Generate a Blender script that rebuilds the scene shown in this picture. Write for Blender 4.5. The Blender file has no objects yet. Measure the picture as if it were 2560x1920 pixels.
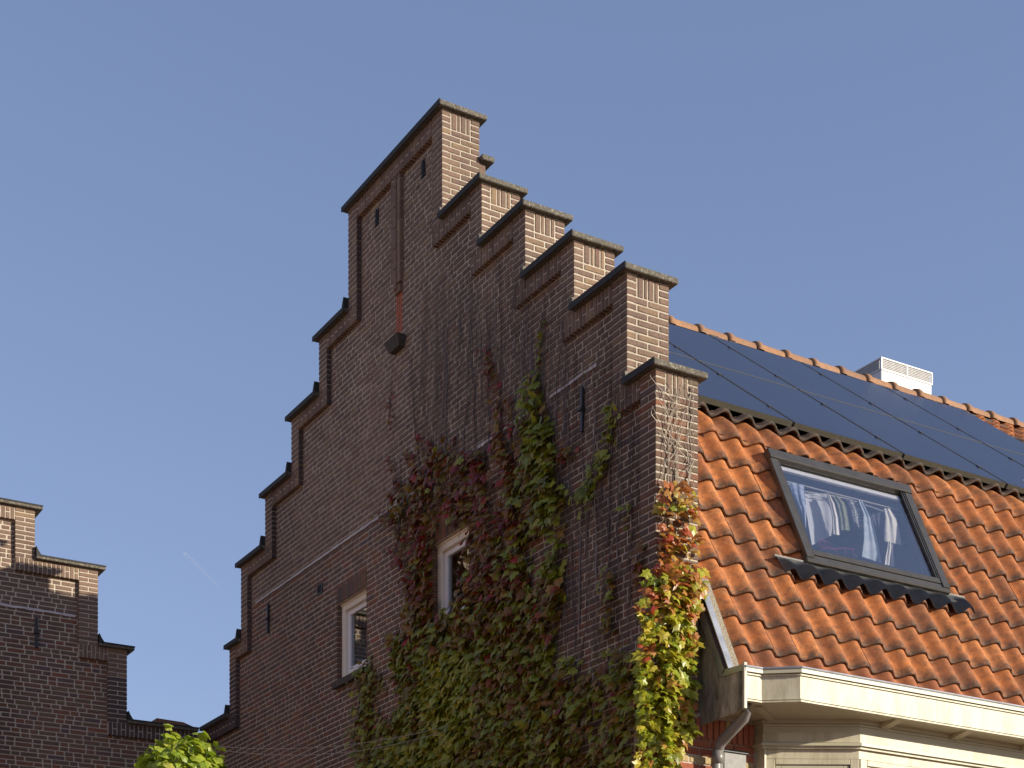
import bpy, math, random
import numpy as np
from mathutils import Vector, Matrix
import mathutils.noise as mnoise
random.seed(7); rng = np.random.default_rng(7)
scn = bpy.context.scene
COL = scn.collection

# ------------------------------------------------------------------ camera, sky, sun, exposure
# z = 0 is the eye height of the photographer, the street lies at GROUND
GROUND = -1.6
F_PX, HOR, AZ = 4097.9, 2773.55, 0.5383
CAM = Vector((-7.166, -9.919, 0.0))
cam_d = bpy.data.cameras.new('camera'); cam = bpy.data.objects.new('camera', cam_d); COL.objects.link(cam)
cam.location = CAM; cam.rotation_euler = (math.pi/2, 0, -AZ)
cam_d.sensor_width = 36.0; cam_d.lens = F_PX/2560*36.0
cam_d.shift_y = (HOR-960)/2560
cam_d.clip_start = 0.1; cam_d.clip_end = 20000
scn.camera = cam

SUN = Vector((0.80, -1.0, 0.43)).normalized()
world = bpy.data.worlds.new('World'); scn.world = world; world.use_nodes = True
wn = world.node_tree; wn.nodes.clear()
sky = wn.nodes.new('ShaderNodeTexSky'); sky.sky_type = 'NISHITA'; sky.sun_disc = False
sky.sun_elevation = math.asin(SUN.z); sky.sun_rotation = math.atan2(SUN.x, SUN.y)
sky.air_density = 1.0; sky.dust_density = 0.6; sky.ozone_density = 1.6
hsv = wn.nodes.new('ShaderNodeHueSaturation'); hsv.inputs['Saturation'].default_value = 1.0
bg = wn.nodes.new('ShaderNodeBackground'); bg.inputs['Strength'].default_value = 0.102
wo = wn.nodes.new('ShaderNodeOutputWorld')
tint = wn.nodes.new('ShaderNodeMix'); tint.data_type = 'RGBA'; tint.blend_type = 'MULTIPLY'; tint.inputs[0].default_value = 1
tint.inputs[7].default_value = (1.42, 1.50, 1.93, 1)      # the camera's white balance
wn.links.new(sky.outputs[0], hsv.inputs['Color']); gam = wn.nodes.new('ShaderNodeGamma'); gam.inputs[1].default_value = 0.60
wn.links.new(hsv.outputs[0], gam.inputs[0]); wn.links.new(gam.outputs[0], tint.inputs[6]); wn.links.new(tint.outputs[2], bg.inputs['Color'])
wn.links.new(bg.outputs[0], wo.inputs['Surface'])

sl = bpy.data.lights.new('sun', 'SUN'); sl.energy = 5.0; sl.angle = math.radians(0.5); sl.color = (1.0, 0.90, 0.74)
so = bpy.data.objects.new('sun', sl); COL.objects.link(so)
so.rotation_euler = SUN.to_track_quat('Z', 'Y').to_euler(); so.location = (10, -14, 12)

scn.view_settings.view_transform = 'Standard'; scn.view_settings.look = 'None'
scn.view_settings.gamma = 1; scn.view_settings.exposure = 0.5
scn.view_settings.use_curve_mapping = False

# ------------------------------------------------------------------ helpers
ca, sa = math.cos(AZ), math.sin(AZ)
def ray(px, py):
    a = (px-1280)/F_PX; b = (HOR-py)/F_PX
    return Vector((a*ca+sa, -a*sa+ca, b))
def onX(px, py, X=0.0):
    d = ray(px, py); return CAM + d*((X-CAM.x)/d.x)
def onY(px, py, Y=0.0):
    d = ray(px, py); return CAM + d*((Y-CAM.y)/d.y)
def project(P):
    dx, dy = P[0]-CAM.x, P[1]-CAM.y
    xc = dx*ca-dy*sa; zc = dx*sa+dy*ca
    return 1280+F_PX*xc/zc, HOR-F_PX*P[2]/zc

WORLD = {}
def put(o, parent=None, loc=(0, 0, 0)):
    """link o with its origin at the world point loc, under parent"""
    COL.objects.link(o)
    loc = Vector(loc)
    if parent is not None:
        o.parent = parent; o.location = loc-WORLD[parent.name]
    else:
        o.location = loc
    WORLD[o.name] = loc
    return o
def thing(name, label, cat, loc, group=None):
    o = bpy.data.objects.new(name, None); o.empty_display_size = 0.2
    put(o, None, loc); o['label'] = label; o['category'] = cat
    if group: o['group'] = group
    return o
def mesh(name, verts, faces, mats, smooth=False, mi=None):
    m = bpy.data.meshes.new(name)
    m.from_pydata([tuple(v) for v in verts], [], [tuple(f) for f in faces]); m.validate()
    for x in (mats if isinstance(mats, (list, tuple)) else [mats]): m.materials.append(x)
    if mi is not None:
        for p, k in zip(m.polygons, mi): p.material_index = k
    if smooth: m.polygons.foreach_set('use_smooth', [True]*len(m.polygons))
    m.update(); return m
def obj(name, verts, faces, mats, parent=None, smooth=False, kind=None, label=None, loc=(0, 0, 0), mi=None):
    o = bpy.data.objects.new(name, mesh(name, verts, faces, mats, smooth, mi))
    put(o, parent, loc)
    if kind: o['kind'] = kind
    if label: o['label'] = label
    return o

# bevelled box template
def _bevel_template():
    V = [(sx, sy, sz) for sx in (-1, 1) for sy in (-1, 1) for sz in (-1, 1)]
    idx = {}
    pts = []
    for s in V:
        for a in range(3):
            idx[(s, a)] = len(pts); pts.append((s, a))
    F = []
    def co(k):
        s, a = pts[k]; return np.array([s[i]*(1.0 if i == a else 0.8) for i in range(3)])
    def add(f):
        c = sum(co(k) for k in f)/len(f)
        n = np.cross(co(f[1])-co(f[0]), co(f[2])-co(f[0]))
        F.append(f if np.dot(n, c) > 0 else f[::-1])
    for a in range(3):
        b, c = (a+1) % 3, (a+2) % 3
        for sg in (-1, 1):
            q = []
            for (u, v) in ((-1, -1), (1, -1), (1, 1), (-1, 1)):
                s = [0, 0, 0]; s[a] = sg; s[b] = u; s[c] = v; q.append(idx[(tuple(s), a)])
            add(q)
        for u in (-1, 1):
            for v in (-1, 1):
                s0 = [0]*3; s1 = [0]*3; s0[a] = -1; s1[a] = 1
                s0[b] = s1[b] = u; s0[c] = s1[c] = v
                s0, s1 = tuple(s0), tuple(s1)
                add([idx[(s0, b)], idx[(s1, b)], idx[(s1, c)], idx[(s0, c)]])
    for s in V: add([idx[(s, 0)], idx[(s, 1)], idx[(s, 2)]])
    sg = np.array([p[0] for p in pts], float); ax = np.array([p[1] for p in pts])
    return sg, ax, F
BSG, BAX, BF = _bevel_template()
def bevel_verts(h, b):
    h = np.array(h, float); b = min(b, 0.45*h.min())
    v = BSG*(h-b)
    v[np.arange(24), BAX] = (BSG*h)[np.arange(24), BAX]
    return v
class MB:
    """collects shapes into one mesh"""
    def __init__(s): s.v = []; s.f = []; s.n = 0
    def add(s, verts, faces):
        s.v.extend([tuple(x) for x in verts]); s.f.extend([tuple(i+s.n for i in f) for f in faces]); s.n += len(verts)
        return s
    def bbox(s, lo, hi, b=0.004, fn=None):
        lo = np.array(lo, float); hi = np.array(hi, float)
        v = bevel_verts((hi-lo)/2, b)+(hi+lo)/2
        if fn: v = [fn(*p) for p in v]
        return s.add(v, BF)
    def box(s, lo, hi, fn=None):
        x0, y0, z0 = lo; x1, y1, z1 = hi
        v = [(x0,y0,z0),(x1,y0,z0),(x1,y1,z0),(x0,y1,z0),(x0,y0,z1),(x1,y0,z1),(x1,y1,z1),(x0,y1,z1)]
        if fn: v = [fn(*p) for p in v]
        return s.add(v, [(0,3,2,1),(4,5,6,7),(0,1,5,4),(1,2,6,5),(2,3,7,6),(3,0,4,7)])
    def prism(s, poly, lo, hi, fn):
        """poly = 2-D points; fn(u, v, w) gives the point"""
        n = len(poly)
        v = [fn(u, w, lo) for u, w in poly]+[fn(u, w, hi) for u, w in poly]
        f = [tuple(range(n))[::-1], tuple(range(n, 2*n))]+[(i, (i+1) % n, n+(i+1) % n, n+i) for i in range(n)]
        return s.add(v, f)
    def tube(s, pts, r, n=5, r1=None, cap=True):
        pts = [Vector(p) for p in pts]; v = []; f = []
        up = Vector((0, 0, 1)); m = len(pts)
        for i, p in enumerate(pts):
            t = (pts[min(i+1, m-1)]-pts[max(i-1, 0)])
            if t.length < 1e-9: t = Vector((0, 0, 1))
            t.normalize()
            a = t.cross(up)
            if a.length < 0.05: a = t.cross(Vector((1, 0, 0)))
            a.normalize(); b = t.cross(a)
            rr = r if r1 is None else r+(r1-r)*i/(m-1)
            for k in range(n):
                an = 2*math.pi*k/n; v.append(p+a*math.cos(an)*rr+b*math.sin(an)*rr)
        for i in range(m-1):
            for k in range(n):
                f.append((i*n+k, i*n+(k+1) % n, (i+1)*n+(k+1) % n, (i+1)*n+k))
        if cap: f.append(tuple(range(n))[::-1]); f.append(tuple((m-1)*n+k for k in range(n)))
        return s.add(v, f)
    def obj(s, name, mat, parent=None, **k): return obj(name, s.v, s.f, mat, parent, **k)

# ------------------------------------------------------------------ materials
def newmat(name):
    m = bpy.data.materials.new(name); m.use_nodes = True
    nt = m.node_tree; nt.nodes.clear()
    return m, nt
ALB = 0.74                                            # all paints and clays are a little darker than first noted
class NT:
    def __init__(s, name):
        s.m, s.t = newmat(name)
        s.out = s.t.nodes.new('ShaderNodeOutputMaterial')
        s.b = s.t.nodes.new('ShaderNodeBsdfPrincipled'); s.link(s.b.outputs[0], s.out.inputs[0])
    def link(s, a, b): s.t.links.new(a, b)
    def node(s, t, **k):
        n = s.t.nodes.new(t)
        for a, b in k.items(): setattr(n, a, b)
        return n
    def set(s, inp, v):
        i = s.b.inputs[inp]
        if inp == 'Base Color':
            if hasattr(v, 'is_linked'): v = s.mix(1.0, v, (ALB, ALB, ALB), 'MULTIPLY')
            else: v = tuple(x*ALB for x in v[:3])
        if hasattr(v, 'is_linked'): s.link(v, i)
        else: i.default_value = v if not isinstance(v, tuple) or len(v) == 4 else (*v, 1)
    def noise(s, scale, detail=4, rough=0.6, vec=None, stretch=None):
        n = s.node('ShaderNodeTexNoise'); n.inputs['Scale'].default_value = scale
        n.inputs['Detail'].default_value = detail; n.inputs['Roughness'].default_value = rough
        v = vec or s.node('ShaderNodeNewGeometry').outputs['Position']
        if stretch:
            mp = s.node('ShaderNodeMapping'); mp.inputs['Scale'].default_value = stretch; s.link(v, mp.inputs[0]); v = mp.outputs[0]
        s.link(v, n.inputs['Vector']); return n.outputs['Fac']
    def ramp(s, fac, stops, interp='LINEAR'):
        r = s.node('ShaderNodeValToRGB'); cr = r.color_ramp; cr.interpolation = interp
        while len(cr.elements) > 1: cr.elements.remove(cr.elements[-1])
        cr.elements[0].position = stops[0][0]; cr.elements[0].color = (*stops[0][1], 1)
        for p, c in stops[1:]:
            e = cr.elements.new(p); e.color = (*c, 1)
        s.link(fac, r.inputs[0]); return r.outputs[0]
    def val(s, fac, a, b, x0=0.0, x1=1.0):
        r = s.node('ShaderNodeMapRange'); r.inputs[1].default_value = x0; r.inputs[2].default_value = x1
        r.inputs[3].default_value = a; r.inputs[4].default_value = b; s.link(fac, r.inputs[0]); return r.outputs[0]
    def mix(s, fac, a, b, mode='MIX'):
        n = s.node('ShaderNodeMix', data_type='RGBA', blend_type=mode)
        for v, i in ((fac, 0), (a, 6), (b, 7)):
            if hasattr(v, 'is_linked'): s.link(v, n.inputs[i])
            elif i == 0: n.inputs[0].default_value = v
            else: n.inputs[i].default_value = (*v, 1)
        return n.outputs[2]
    def math(s, op, a, b=None):
        n = s.node('ShaderNodeMath', operation=op)
        for v, i in ((a, 0), (b, 1)):
            if v is None: continue
            if hasattr(v, 'is_linked'): s.link(v, n.inputs[i])
            else: n.inputs[i].default_value = v
        return n.outputs[0]
    def rand(s):
        g = s.node('ShaderNodeNewGeometry'); o = s.node('ShaderNodeObjectInfo')
        return s.math('FRACT', s.math('ADD', g.outputs['Random Per Island'], o.outputs['Random']))
    def bump(s, h, strength=0.3, dist=0.01):
        b = s.node('ShaderNodeBump'); b.inputs['Strength'].default_value = strength; b.inputs['Distance'].default_value = dist
        s.link(h, b.inputs['Height']); s.link(b.outputs[0], s.b.inputs['Normal'])
    def pos(s):
        g = s.node('ShaderNodeNewGeometry'); x = s.node('ShaderNodeSeparateXYZ'); s.link(g.outputs['Position'], x.inputs[0]); return x.outputs
    def lpos(s):
        g = s.node('ShaderNodeTexCoord'); x = s.node('ShaderNodeSeparateXYZ'); s.link(g.outputs['Object'], x.inputs[0]); return x.outputs

def brick_mat(name, stops, dirt=0.5):
    n = NT(name); r = n.rand()
    c = n.ramp(r, stops, 'LINEAR')
    mott = n.ramp(n.noise(55, 5, 0.7), [(0.30, (0.62, 0.62, 0.62)), (0.55, (1.0, 1.0, 1.0)), (0.8, (1.25, 1.2, 1.15))])
    c = n.mix(1.0, c, mott, 'MULTIPLY')
    st = n.ramp(n.noise(0.9, 4, 0.65, stretch=(1, 1, 0.35)), [(0.32, (0.60, 0.60, 0.62)), (0.5, (.95, .95, .95)), (0.68, (1.12, 1.08, 1.04))])
    c = n.mix(min(1, dirt*1.7), c, st, 'MULTIPLY')
    sp = n.math('GREATER_THAN', n.noise(160, 2), 0.73)
    c = n.mix(n.math('MULTIPLY', sp, 0.6), c, (0.45, 0.40, 0.34))
    n.set('Base Color', c); n.set('Roughness', 0.9)
    n.bump(n.noise(120, 4), 0.5, 0.004); return n.m
def P(r, g, b): return (r, g, b)
M = {}
M['brick'] = brick_mat('purple brown brick', [(0, P(.215,.130,.095)), (.2, P(.28,.182,.132)), (.4, P(.225,.143,.108)), (.55, P(.305,.20,.140)), (.75, P(.225,.147,.113)), (.9, P(.345,.230,.138)), (1, P(.17,.118,.10))])
M['brick_old'] = brick_mat('mixed old brick', [(0, P(.25,.14,.09)), (.18, P(.18,.115,.09)), (.34, P(.29,.13,.075)), (.46, P(.20,.13,.095)), (.6, P(.24,.155,.10)), (.7, P(.15,.11,.105)), (.80, P(.32,.125,.065)), (.88, P(.215,.15,.085)), (1, P(.17,.115,.10))], 0.6)
M['brick_red'] = brick_mat('red facing brick', [(0, P(.42,.13,.065)), (.5, P(.48,.16,.08)), (1, P(.38,.11,.055))], 0.2)
M['brick_yellow'] = brick_mat('yellow facing brick', [(0, P(.50,.38,.17)), (1, P(.58,.44,.22))], 0.2)
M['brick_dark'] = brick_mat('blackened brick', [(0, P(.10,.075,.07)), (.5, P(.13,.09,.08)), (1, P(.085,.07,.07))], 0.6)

def mortar_mat(name, a, b):
    n = NT(name)
    c = n.ramp(n.noise(14, 5), [(0.35, a), (0.65, b)])
    st = n.ramp(n.noise(0.8, 4, 0.65, stretch=(1, 1, 0.35)), [(0.35, (0.7, 0.7, 0.7)), (0.6, (1, 1, 1))])
    c = n.mix(0.6, c, st, 'MULTIPLY')
    n.set('Base Color', c); n.set('Roughness', 0.95); n.bump(n.noise(90, 5), 0.6, 0.004); return n.m
M['mortar'] = mortar_mat('pale lime mortar', (.55,.475,.375), (.71,.62,.49))
M['mortar_white'] = mortar_mat('white mortar repair', (.62,.58,.55), (.78,.75,.72))

n = NT('weathered slate coping')
lich = n.ramp(n.noise(48, 5, 0.75), [(0.53, (0, 0, 0)), (0.62, (1, 1, 1))])
c = n.mix(n.math('MULTIPLY', lich, 0.8), n.ramp(n.noise(30), [(0.3, (.085,.075,.058)), (0.7, (.155,.138,.105))]), (.38,.35,.27))
# pale lichen specks scattered over the whole stone
n.set('Base Color', c); n.set('Roughness', 0.85); n.bump(n.noise(80), 0.6, 0.005); M['coping'] = n.m
n = NT('bitumen black drip edge'); n.set('Base Color', n.ramp(n.noise(20), [(0.3, (.022,.022,.023)), (0.7, (.045,.043,.04))])); n.set('Roughness', 0.8); M['bitumen'] = n.m

def paint(name, a, b, rough=0.5, grime=None, gs=3.0):
    n = NT(name)
    c = n.ramp(n.noise(7, 5, 0.65, stretch=(1, 1, 0.4)), [(0.3, a), (0.7, b)])
    if grime:
        g = n.ramp(n.noise(gs, 6, 0.75, stretch=(1, 1, 0.3)), [(0.46, (0, 0, 0)), (0.62, (1, 1, 1))])
        c = n.mix(g, c, grime)
    fl = n.math('GREATER_THAN', n.noise(95, 2), 0.755)
    c = n.mix(n.math('MULTIPLY', fl, 0.5), c, (a[0]*.4, a[1]*.36, a[2]*.3))
    n.set('Base Color', c); n.set('Roughness', rough); n.bump(n.noise(60, 3), 0.15, 0.003); return n.m
M['cream'] = paint('cream gloss paint', (.66,.60,.42), (.72,.66,.48), 0.5, (.52,.46,.30), 5.5)
M['cream2'] = paint('pale green cream paint', (.56,.53,.36), (.62,.58,.41), 0.45)
M['board'] = paint('mouldy cream board', (.58,.49,.34), (.68,.59,.43), 0.7, (.13,.11,.08), 2.4)
M['white_frame'] = paint('cream window frame paint', (1.0,.92,.74), (1.08,1.0,.84), 0.45)
M['white_sash'] = paint('white sash paint', (.98,.98,.99), (1.06,1.06,1.07), 0.4)
n = NT('zinc'); n.set('Base Color', n.ramp(n.noise(9), [(0.3, (.42,.44,.47)), (0.7, (.62,.64,.67))])); n.set('Metallic', 0.75); n.set('Roughness', 0.42); M['zinc'] = n.m
n = NT('grey plastic pipe'); n.set('Base Color', n.ramp(n.noise(5), [(0.3, (.23,.22,.20)), (0.7, (.28,.26,.24))])); n.set('Roughness', 0.32); M['pipe'] = n.m
n = NT('grey lead sheet'); n.set('Base Color', n.ramp(n.noise(35, 6), [(0.3, (.22,.22,.21)), (0.7, (.33,.32,.30))])); n.set('Roughness', 0.6); M['lead'] = n.m
n = NT('black iron'); n.set('Base Color', n.ramp(n.noise(30), [(0.3, (.018,.018,.022)), (0.7, (.045,.045,.05))])); n.set('Roughness', 0.5); M['iron'] = n.m
n = NT('dark vent'); n.set('Base Color', (.012,.012,.012)); n.set('Roughness', 0.8); M['dark'] = n.m
n = NT('roof underlay'); n.set('Base Color', n.ramp(n.noise(8), [(0.3, (.03,.012,.008)), (0.7, (.06,.02,.012))])); n.set('Roughness', 0.95); M['underlay'] = n.m
n = NT('grey skylight aluminium'); n.set('Base Color', n.ramp(n.noise(14), [(0.3, (.070,.066,.060)), (0.7, (.095,.089,.081))])); n.set('Roughness', 0.36); n.set('Metallic', 0.35); M['alu'] = n.m
n = NT('black pleated flashing'); n.set('Base Color', n.ramp(n.noise(20), [(0.3, (.07,.07,.07)), (0.7, (.12,.118,.115))])); n.set('Roughness', 0.4); M['pleat'] = n.m
n = NT('old oak frame'); n.set('Base Color', (.10,.045,.025)); n.set('Roughness', 0.7); M['brownframe'] = n.m

PXT = 0.2465
def tile_mat(name, a, b, soot_shade, crestdark=0.88, moss=0.22):
    n = NT(name); r = n.rand(); L = n.lpos()
    c = n.ramp(r, [(0, a), (0.22, (b[0]*.82, b[1]*.85, b[2])), (0.4, a), (0.6, b), (0.78, (b[0]*.68, b[1]*.74, b[2]*.95)), (0.9, a), (1, (a[0]*1.1, a[1]*1.2, a[2]*1.5))])
    c = n.mix(1.0, c, n.ramp(n.noise(22, 5, 0.7), [(0.3, (.78,.74,.72)), (0.6, (1, 1, 1)), (0.8, (1.12, 1.14, 1.2))]), 'MULTIPLY')
    # pale lime film in the valleys
    pale = n.ramp(n.noise(11, 5, 0.7), [(0.48, (0, 0, 0)), (0.72, (1, 1, 1))])
    c = n.mix(n.math('MULTIPLY', pale, 0.18), c, (.56,.34,.16))
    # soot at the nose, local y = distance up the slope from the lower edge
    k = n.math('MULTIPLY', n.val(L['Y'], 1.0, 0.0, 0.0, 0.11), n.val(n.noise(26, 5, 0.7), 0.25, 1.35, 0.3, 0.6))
    c = n.mix(n.math('MULTIPLY', n.math('MINIMUM', k, 1.0), crestdark), c, soot_shade)
    g = n.ramp(n.noise(7, 6, 0.8), [(0.55, (0, 0, 0)), (0.72, (1, 1, 1))])
    c = n.mix(n.math('MULTIPLY', g, moss), c, (.10,.085,.05))
    sp = n.math('GREATER_THAN', n.noise(210, 1), 0.74); c = n.mix(n.math('MULTIPLY', sp, 0.5), c, (.55,.45,.34))
    u_ = n.val(L['X'], 0.0, 1.0, -PXT, 0.0)              # shade on the left flank of every roll, painted in with some soot
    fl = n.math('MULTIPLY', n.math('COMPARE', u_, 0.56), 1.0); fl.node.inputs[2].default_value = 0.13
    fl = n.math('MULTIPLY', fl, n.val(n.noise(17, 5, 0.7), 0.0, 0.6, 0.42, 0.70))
    c = n.mix(fl, c, soot_shade)
    n.set('Base Color', c); n.set('Roughness', 0.78); n.bump(n.noise(70, 5), 0.3, 0.003); return n.m
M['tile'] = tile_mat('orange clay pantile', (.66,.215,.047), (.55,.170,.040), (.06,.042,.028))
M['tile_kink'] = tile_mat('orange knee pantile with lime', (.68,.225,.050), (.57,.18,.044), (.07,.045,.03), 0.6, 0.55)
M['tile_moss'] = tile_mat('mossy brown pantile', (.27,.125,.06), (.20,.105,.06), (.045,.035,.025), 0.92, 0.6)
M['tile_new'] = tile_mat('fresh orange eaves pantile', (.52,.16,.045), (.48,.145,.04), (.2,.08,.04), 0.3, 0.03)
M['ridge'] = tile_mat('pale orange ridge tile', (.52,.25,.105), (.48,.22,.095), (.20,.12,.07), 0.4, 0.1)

n = NT('solar glass'); n.set('Base Color', n.ramp(n.noise(1.2), [(0.3, (.010,.011,.028)), (0.7, (.014,.015,.036))])); n.set('Roughness', 0.22)
n.set('IOR', 1.45); n.set('Specular IOR Level', 0.33)
M['solar'] = n.m
n = NT('solar frame'); n.set('Base Color', n.ramp(n.noise(60), [(0.35, (.065,.058,.038)), (0.65, (.10,.09,.06))])); n.set('Roughness', 0.6); M['solarframe'] = n.m
n = NT('solar clamp'); n.set('Base Color', (.14,.14,.15)); n.set('Metallic', 0.6); n.set('Roughness', 0.4); M['clamp'] = n.m
n = NT('bird dropping'); n.set('Base Color', (.7,.7,.68)); M['dropping'] = n.m
n = NT('white chimney sheet'); n.set('Base Color', (.86,.86,.87)); n.set('Roughness', 0.45); M['white'] = n.m
n = NT('grille holes'); n.set('Base Color', (.09,.08,.06)); n.set('Roughness', 0.8); M['grille'] = n.m
n = NT('terracotta vent'); n.set('Base Color', n.ramp(n.noise(25), [(0.3, (.52,.13,.05)), (0.7, (.62,.18,.08))])); n.set('Roughness', 0.8); M['terracotta'] = n.m
n = NT('corbel stone'); n.set('Base Color', n.ramp(n.noise(25), [(0.3, (.06,.05,.045)), (0.7, (.12,.10,.085))])); n.set('Roughness', 0.9); M['corbel'] = n.m
n = NT('gritty mortar'); n.set('Base Color', n.ramp(n.noise(130, 4, .8), [(0.4, (.12,.10,.07)), (0.6, (.50,.44,.33))])); n.set('Roughness', 0.95); M['grit'] = n.m
n = NT('street paving'); n.set('Base Color', n.ramp(n.noise(2.2, 8), [(0.3, (.20,.11,.075)), (0.7, (.30,.17,.115))])); n.set('Roughness', 0.9); M['paving'] = n.m
n = NT('room plaster'); n.set('Base Color', (.40,.40,.46)); n.set('Roughness', 0.9); M['room'] = n.m

def glass_mat(name, refl, tint=(1, 1, 1)):
    m, t = newmat(name)
    o = t.nodes.new('ShaderNodeOutputMaterial'); g = t.nodes.new('ShaderNodeBsdfGlossy'); g.inputs['Roughness'].default_value = 0.02
    tr = t.nodes.new('ShaderNodeBsdfTransparent'); tr.inputs['Color'].default_value = (*tint, 1)
    lw = t.nodes.new('ShaderNodeLayerWeight'); lw.inputs['Blend'].default_value = 0.5
    pw = t.nodes.new('ShaderNodeMath'); pw.operation = 'POWER'; pw.inputs[1].default_value = 4.0
    mx = t.nodes.new('ShaderNodeMixShader'); a = t.nodes.new('ShaderNodeMath'); a.operation = 'ADD'; a.inputs[1].default_value = refl
    t.links.new(lw.outputs['Facing'], pw.inputs[0]); t.links.new(pw.outputs[0], a.inputs[0]); t.links.new(a.outputs[0], mx.inputs[0])
    t.links.new(tr.outputs[0], mx.inputs[1]); t.links.new(g.outputs[0], mx.inputs[2]); t.links.new(mx.outputs[0], o.inputs[0])
    return m
M['glass'] = glass_mat('skylight glass', 0.20, (.99,.99,1.0))
M['pane'] = glass_mat('window glass', 0.25, (.7,.75,.8))

def leaf_mat(name, stops, transl=0.35, rough=0.38, vein=0.5):
    n = NT(name); r = n.rand()
    c = n.ramp(r, stops)
    c = n.mix(1.0, c, n.ramp(n.noise(40, 3), [(0.3, (.75,.75,.7)), (0.65, (1.15, 1.15, 1.1))]), 'MULTIPLY')
    n.link(c, n.b.inputs['Base Color']); n.set('Roughness', rough)
    t = n.node('ShaderNodeBsdfTranslucent'); n.link(n.mix(0.5, c, (1.6, 1.7, .8), 'MULTIPLY'), t.inputs[0])
    mx = n.node('ShaderNodeMixShader'); mx.inputs[0].default_value = transl
    n.link(n.b.outputs[0], mx.inputs[1]); n.link(t.outputs[0], mx.inputs[2]); n.link(mx.outputs[0], n.out.inputs[0])
    return n.m
LG = [(0, P(.20,.225,.018)), (.3, P(.27,.30,.022)), (.55, P(.34,.34,.028)), (.8, P(.13,.155,.014)), (1, P(.40,.36,.034))]
LO = [(0, P(.17,.13,.014)), (.3, P(.27,.165,.018)), (.55, P(.27,.105,.02)), (.8, P(.15,.125,.015)), (1, P(.38,.19,.025))]
LR = [(0, P(.17,.045,.012)), (.3, P(.27,.03,.02)), (.5, P(.22,.10,.016)), (.7, P(.13,.03,.018)), (.85, P(.45,.03,.03)), (1, P(.20,.11,.018))]
LY = [(0, P(.34,.36,.025)), (.35, P(.42,.40,.035)), (.6, P(.20,.27,.02)), (.8, P(.46,.38,.035)), (1, P(.50,.40,.05))]
LA = [(0, P(.42,.20,.04)), (.25, P(.38,.09,.035)), (.5, P(.44,.28,.05)), (.7, P(.38,.045,.035)), (1, P(.34,.26,.04))]
M['leaf_green'] = leaf_mat('green creeper leaf', LG)
M['leaf_olive'] = leaf_mat('olive brown creeper leaf', LO)
M['leaf_red'] = leaf_mat('wine red creeper leaf', LR)
M['leaf_yellow'] = leaf_mat('creeper leaf yellowed for reflected light', LY)
M['leaf_autumn'] = leaf_mat('orange red creeper leaf', LA)
n = NT('vine stem'); n.set('Base Color', n.ramp(n.rand(), [(0, (.09,.065,.06)), (.5, (.17,.135,.125)), (1, (.36,.31,.28))])); n.set('Roughness', 0.9); M['stem'] = n.m
n = NT('pale dry stem'); n.set('Base Color', n.ramp(n.rand(), [(0, (.50,.42,.32)), (1, (.66,.58,.46))])); n.set('Roughness', 0.9); M['stem_pale'] = n.m
n = NT('bark'); n.set('Base Color', n.ramp(n.noise(12), [(0.3, (.08,.06,.045)), (0.7, (.16,.12,.09))])); n.set('Roughness', 0.9); M['bark'] = n.m

# ------------------------------------------------------------------ the street
S = 120
obj('street_paving', [(-S,-S,GROUND),(S,-S,GROUND),(S,S,GROUND),(-S,S,GROUND)], [(0,1,2,3)], M['paving'], kind='structure')

# ------------------------------------------------------------------ brickwork
H = [9.247, 8.213, 7.630, 7.025, 6.441, 5.565]      # coping tops of the six steps
YR = [3.338, 2.608, 1.870, 1.115, 0.373, 0.0]       # their edges on the street side
CY = 4.348
YL = [2*CY-y for y in YR]
HL = 4.75; W = 9.62                                 # low parapet, inner corner with the left house
COP = 0.047; BAND = 0.205; STRIP = 0.20; REL = 0.05; TH = 0.40
CO = 0.055                                          # one course
ZB = 2.2                                            # laid bricks down to here, plain brick below
LS, LH, J = 0.194, 0.092, 0.0125
JH = 0.0165                                         # upright joints

class Bricks:
    """brick blocks: centre, half sizes, material key; the ones that show largest become parts, the rest one mesh"""
    def __init__(s): s.items = []
    def add(s, lo, hi, mat='brick', jit=0.0015, depth_axis=None):
        lo = np.array(lo, float); hi = np.array(hi, float)
        if (hi-lo).min() < 0.006: return
        s.items.append((lo, hi, mat, jit, depth_axis))
    def build(s, parent, limit, normal_axis_size):
        best = []
        for i, (lo, hi, mat, jit, da) in enumerate(s.items):
            c = (lo+hi)/2; u, v = project(c)
            area = -1
            if -20 < u < 2580 and -20 < v < 1940:
                q = [project((x, y, z)) for x in (lo[0], hi[0]) for y in (lo[1], hi[1]) for z in (lo[2], hi[2])]
                area = (max(a[0] for a in q)-min(a[0] for a in q))*(hi[2]-lo[2])/math.hypot(c[0]-CAM.x, c[1]-CAM.y)
                if s.hidden and s.hidden(c, u, v): area = -1
            best.append((area, i))
        best.sort(reverse=True)
        chosen = {i for a, i in best[:limit] if a > 0}
        cache = {}; groups = {}
        for i, (lo, hi, mat, jit, da) in enumerate(s.items):
            h = (hi-lo)/2; c = (hi+lo)/2
            off = np.zeros(3)
            if da is not None: off[da] = rng.uniform(-1, 1)*0.0022
            if i in chosen:
                key = (tuple(np.round(h, 3)), mat)
                if key not in cache: cache[key] = mesh('brick', bevel_verts(h, 0.0045), BF, M[mat])
                o = bpy.data.objects.new('brick', cache[key]); put(o, parent, c+off)
            else:
                v = bevel_verts(h, 0.0045)+rng.uniform(-jit, jit, (24, 3))*0.5+c+off
                groups.setdefault(mat, []).append(v)
        for mat, vs in groups.items():
            V = np.concatenate(vs); n = len(vs)
            F = []
            for k in range(n): F.extend([tuple(j+24*k for j in f) for f in BF])
            o = obj('brick_courses', V, F, M[mat], parent, kind='stuff')
    hidden = None

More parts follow.
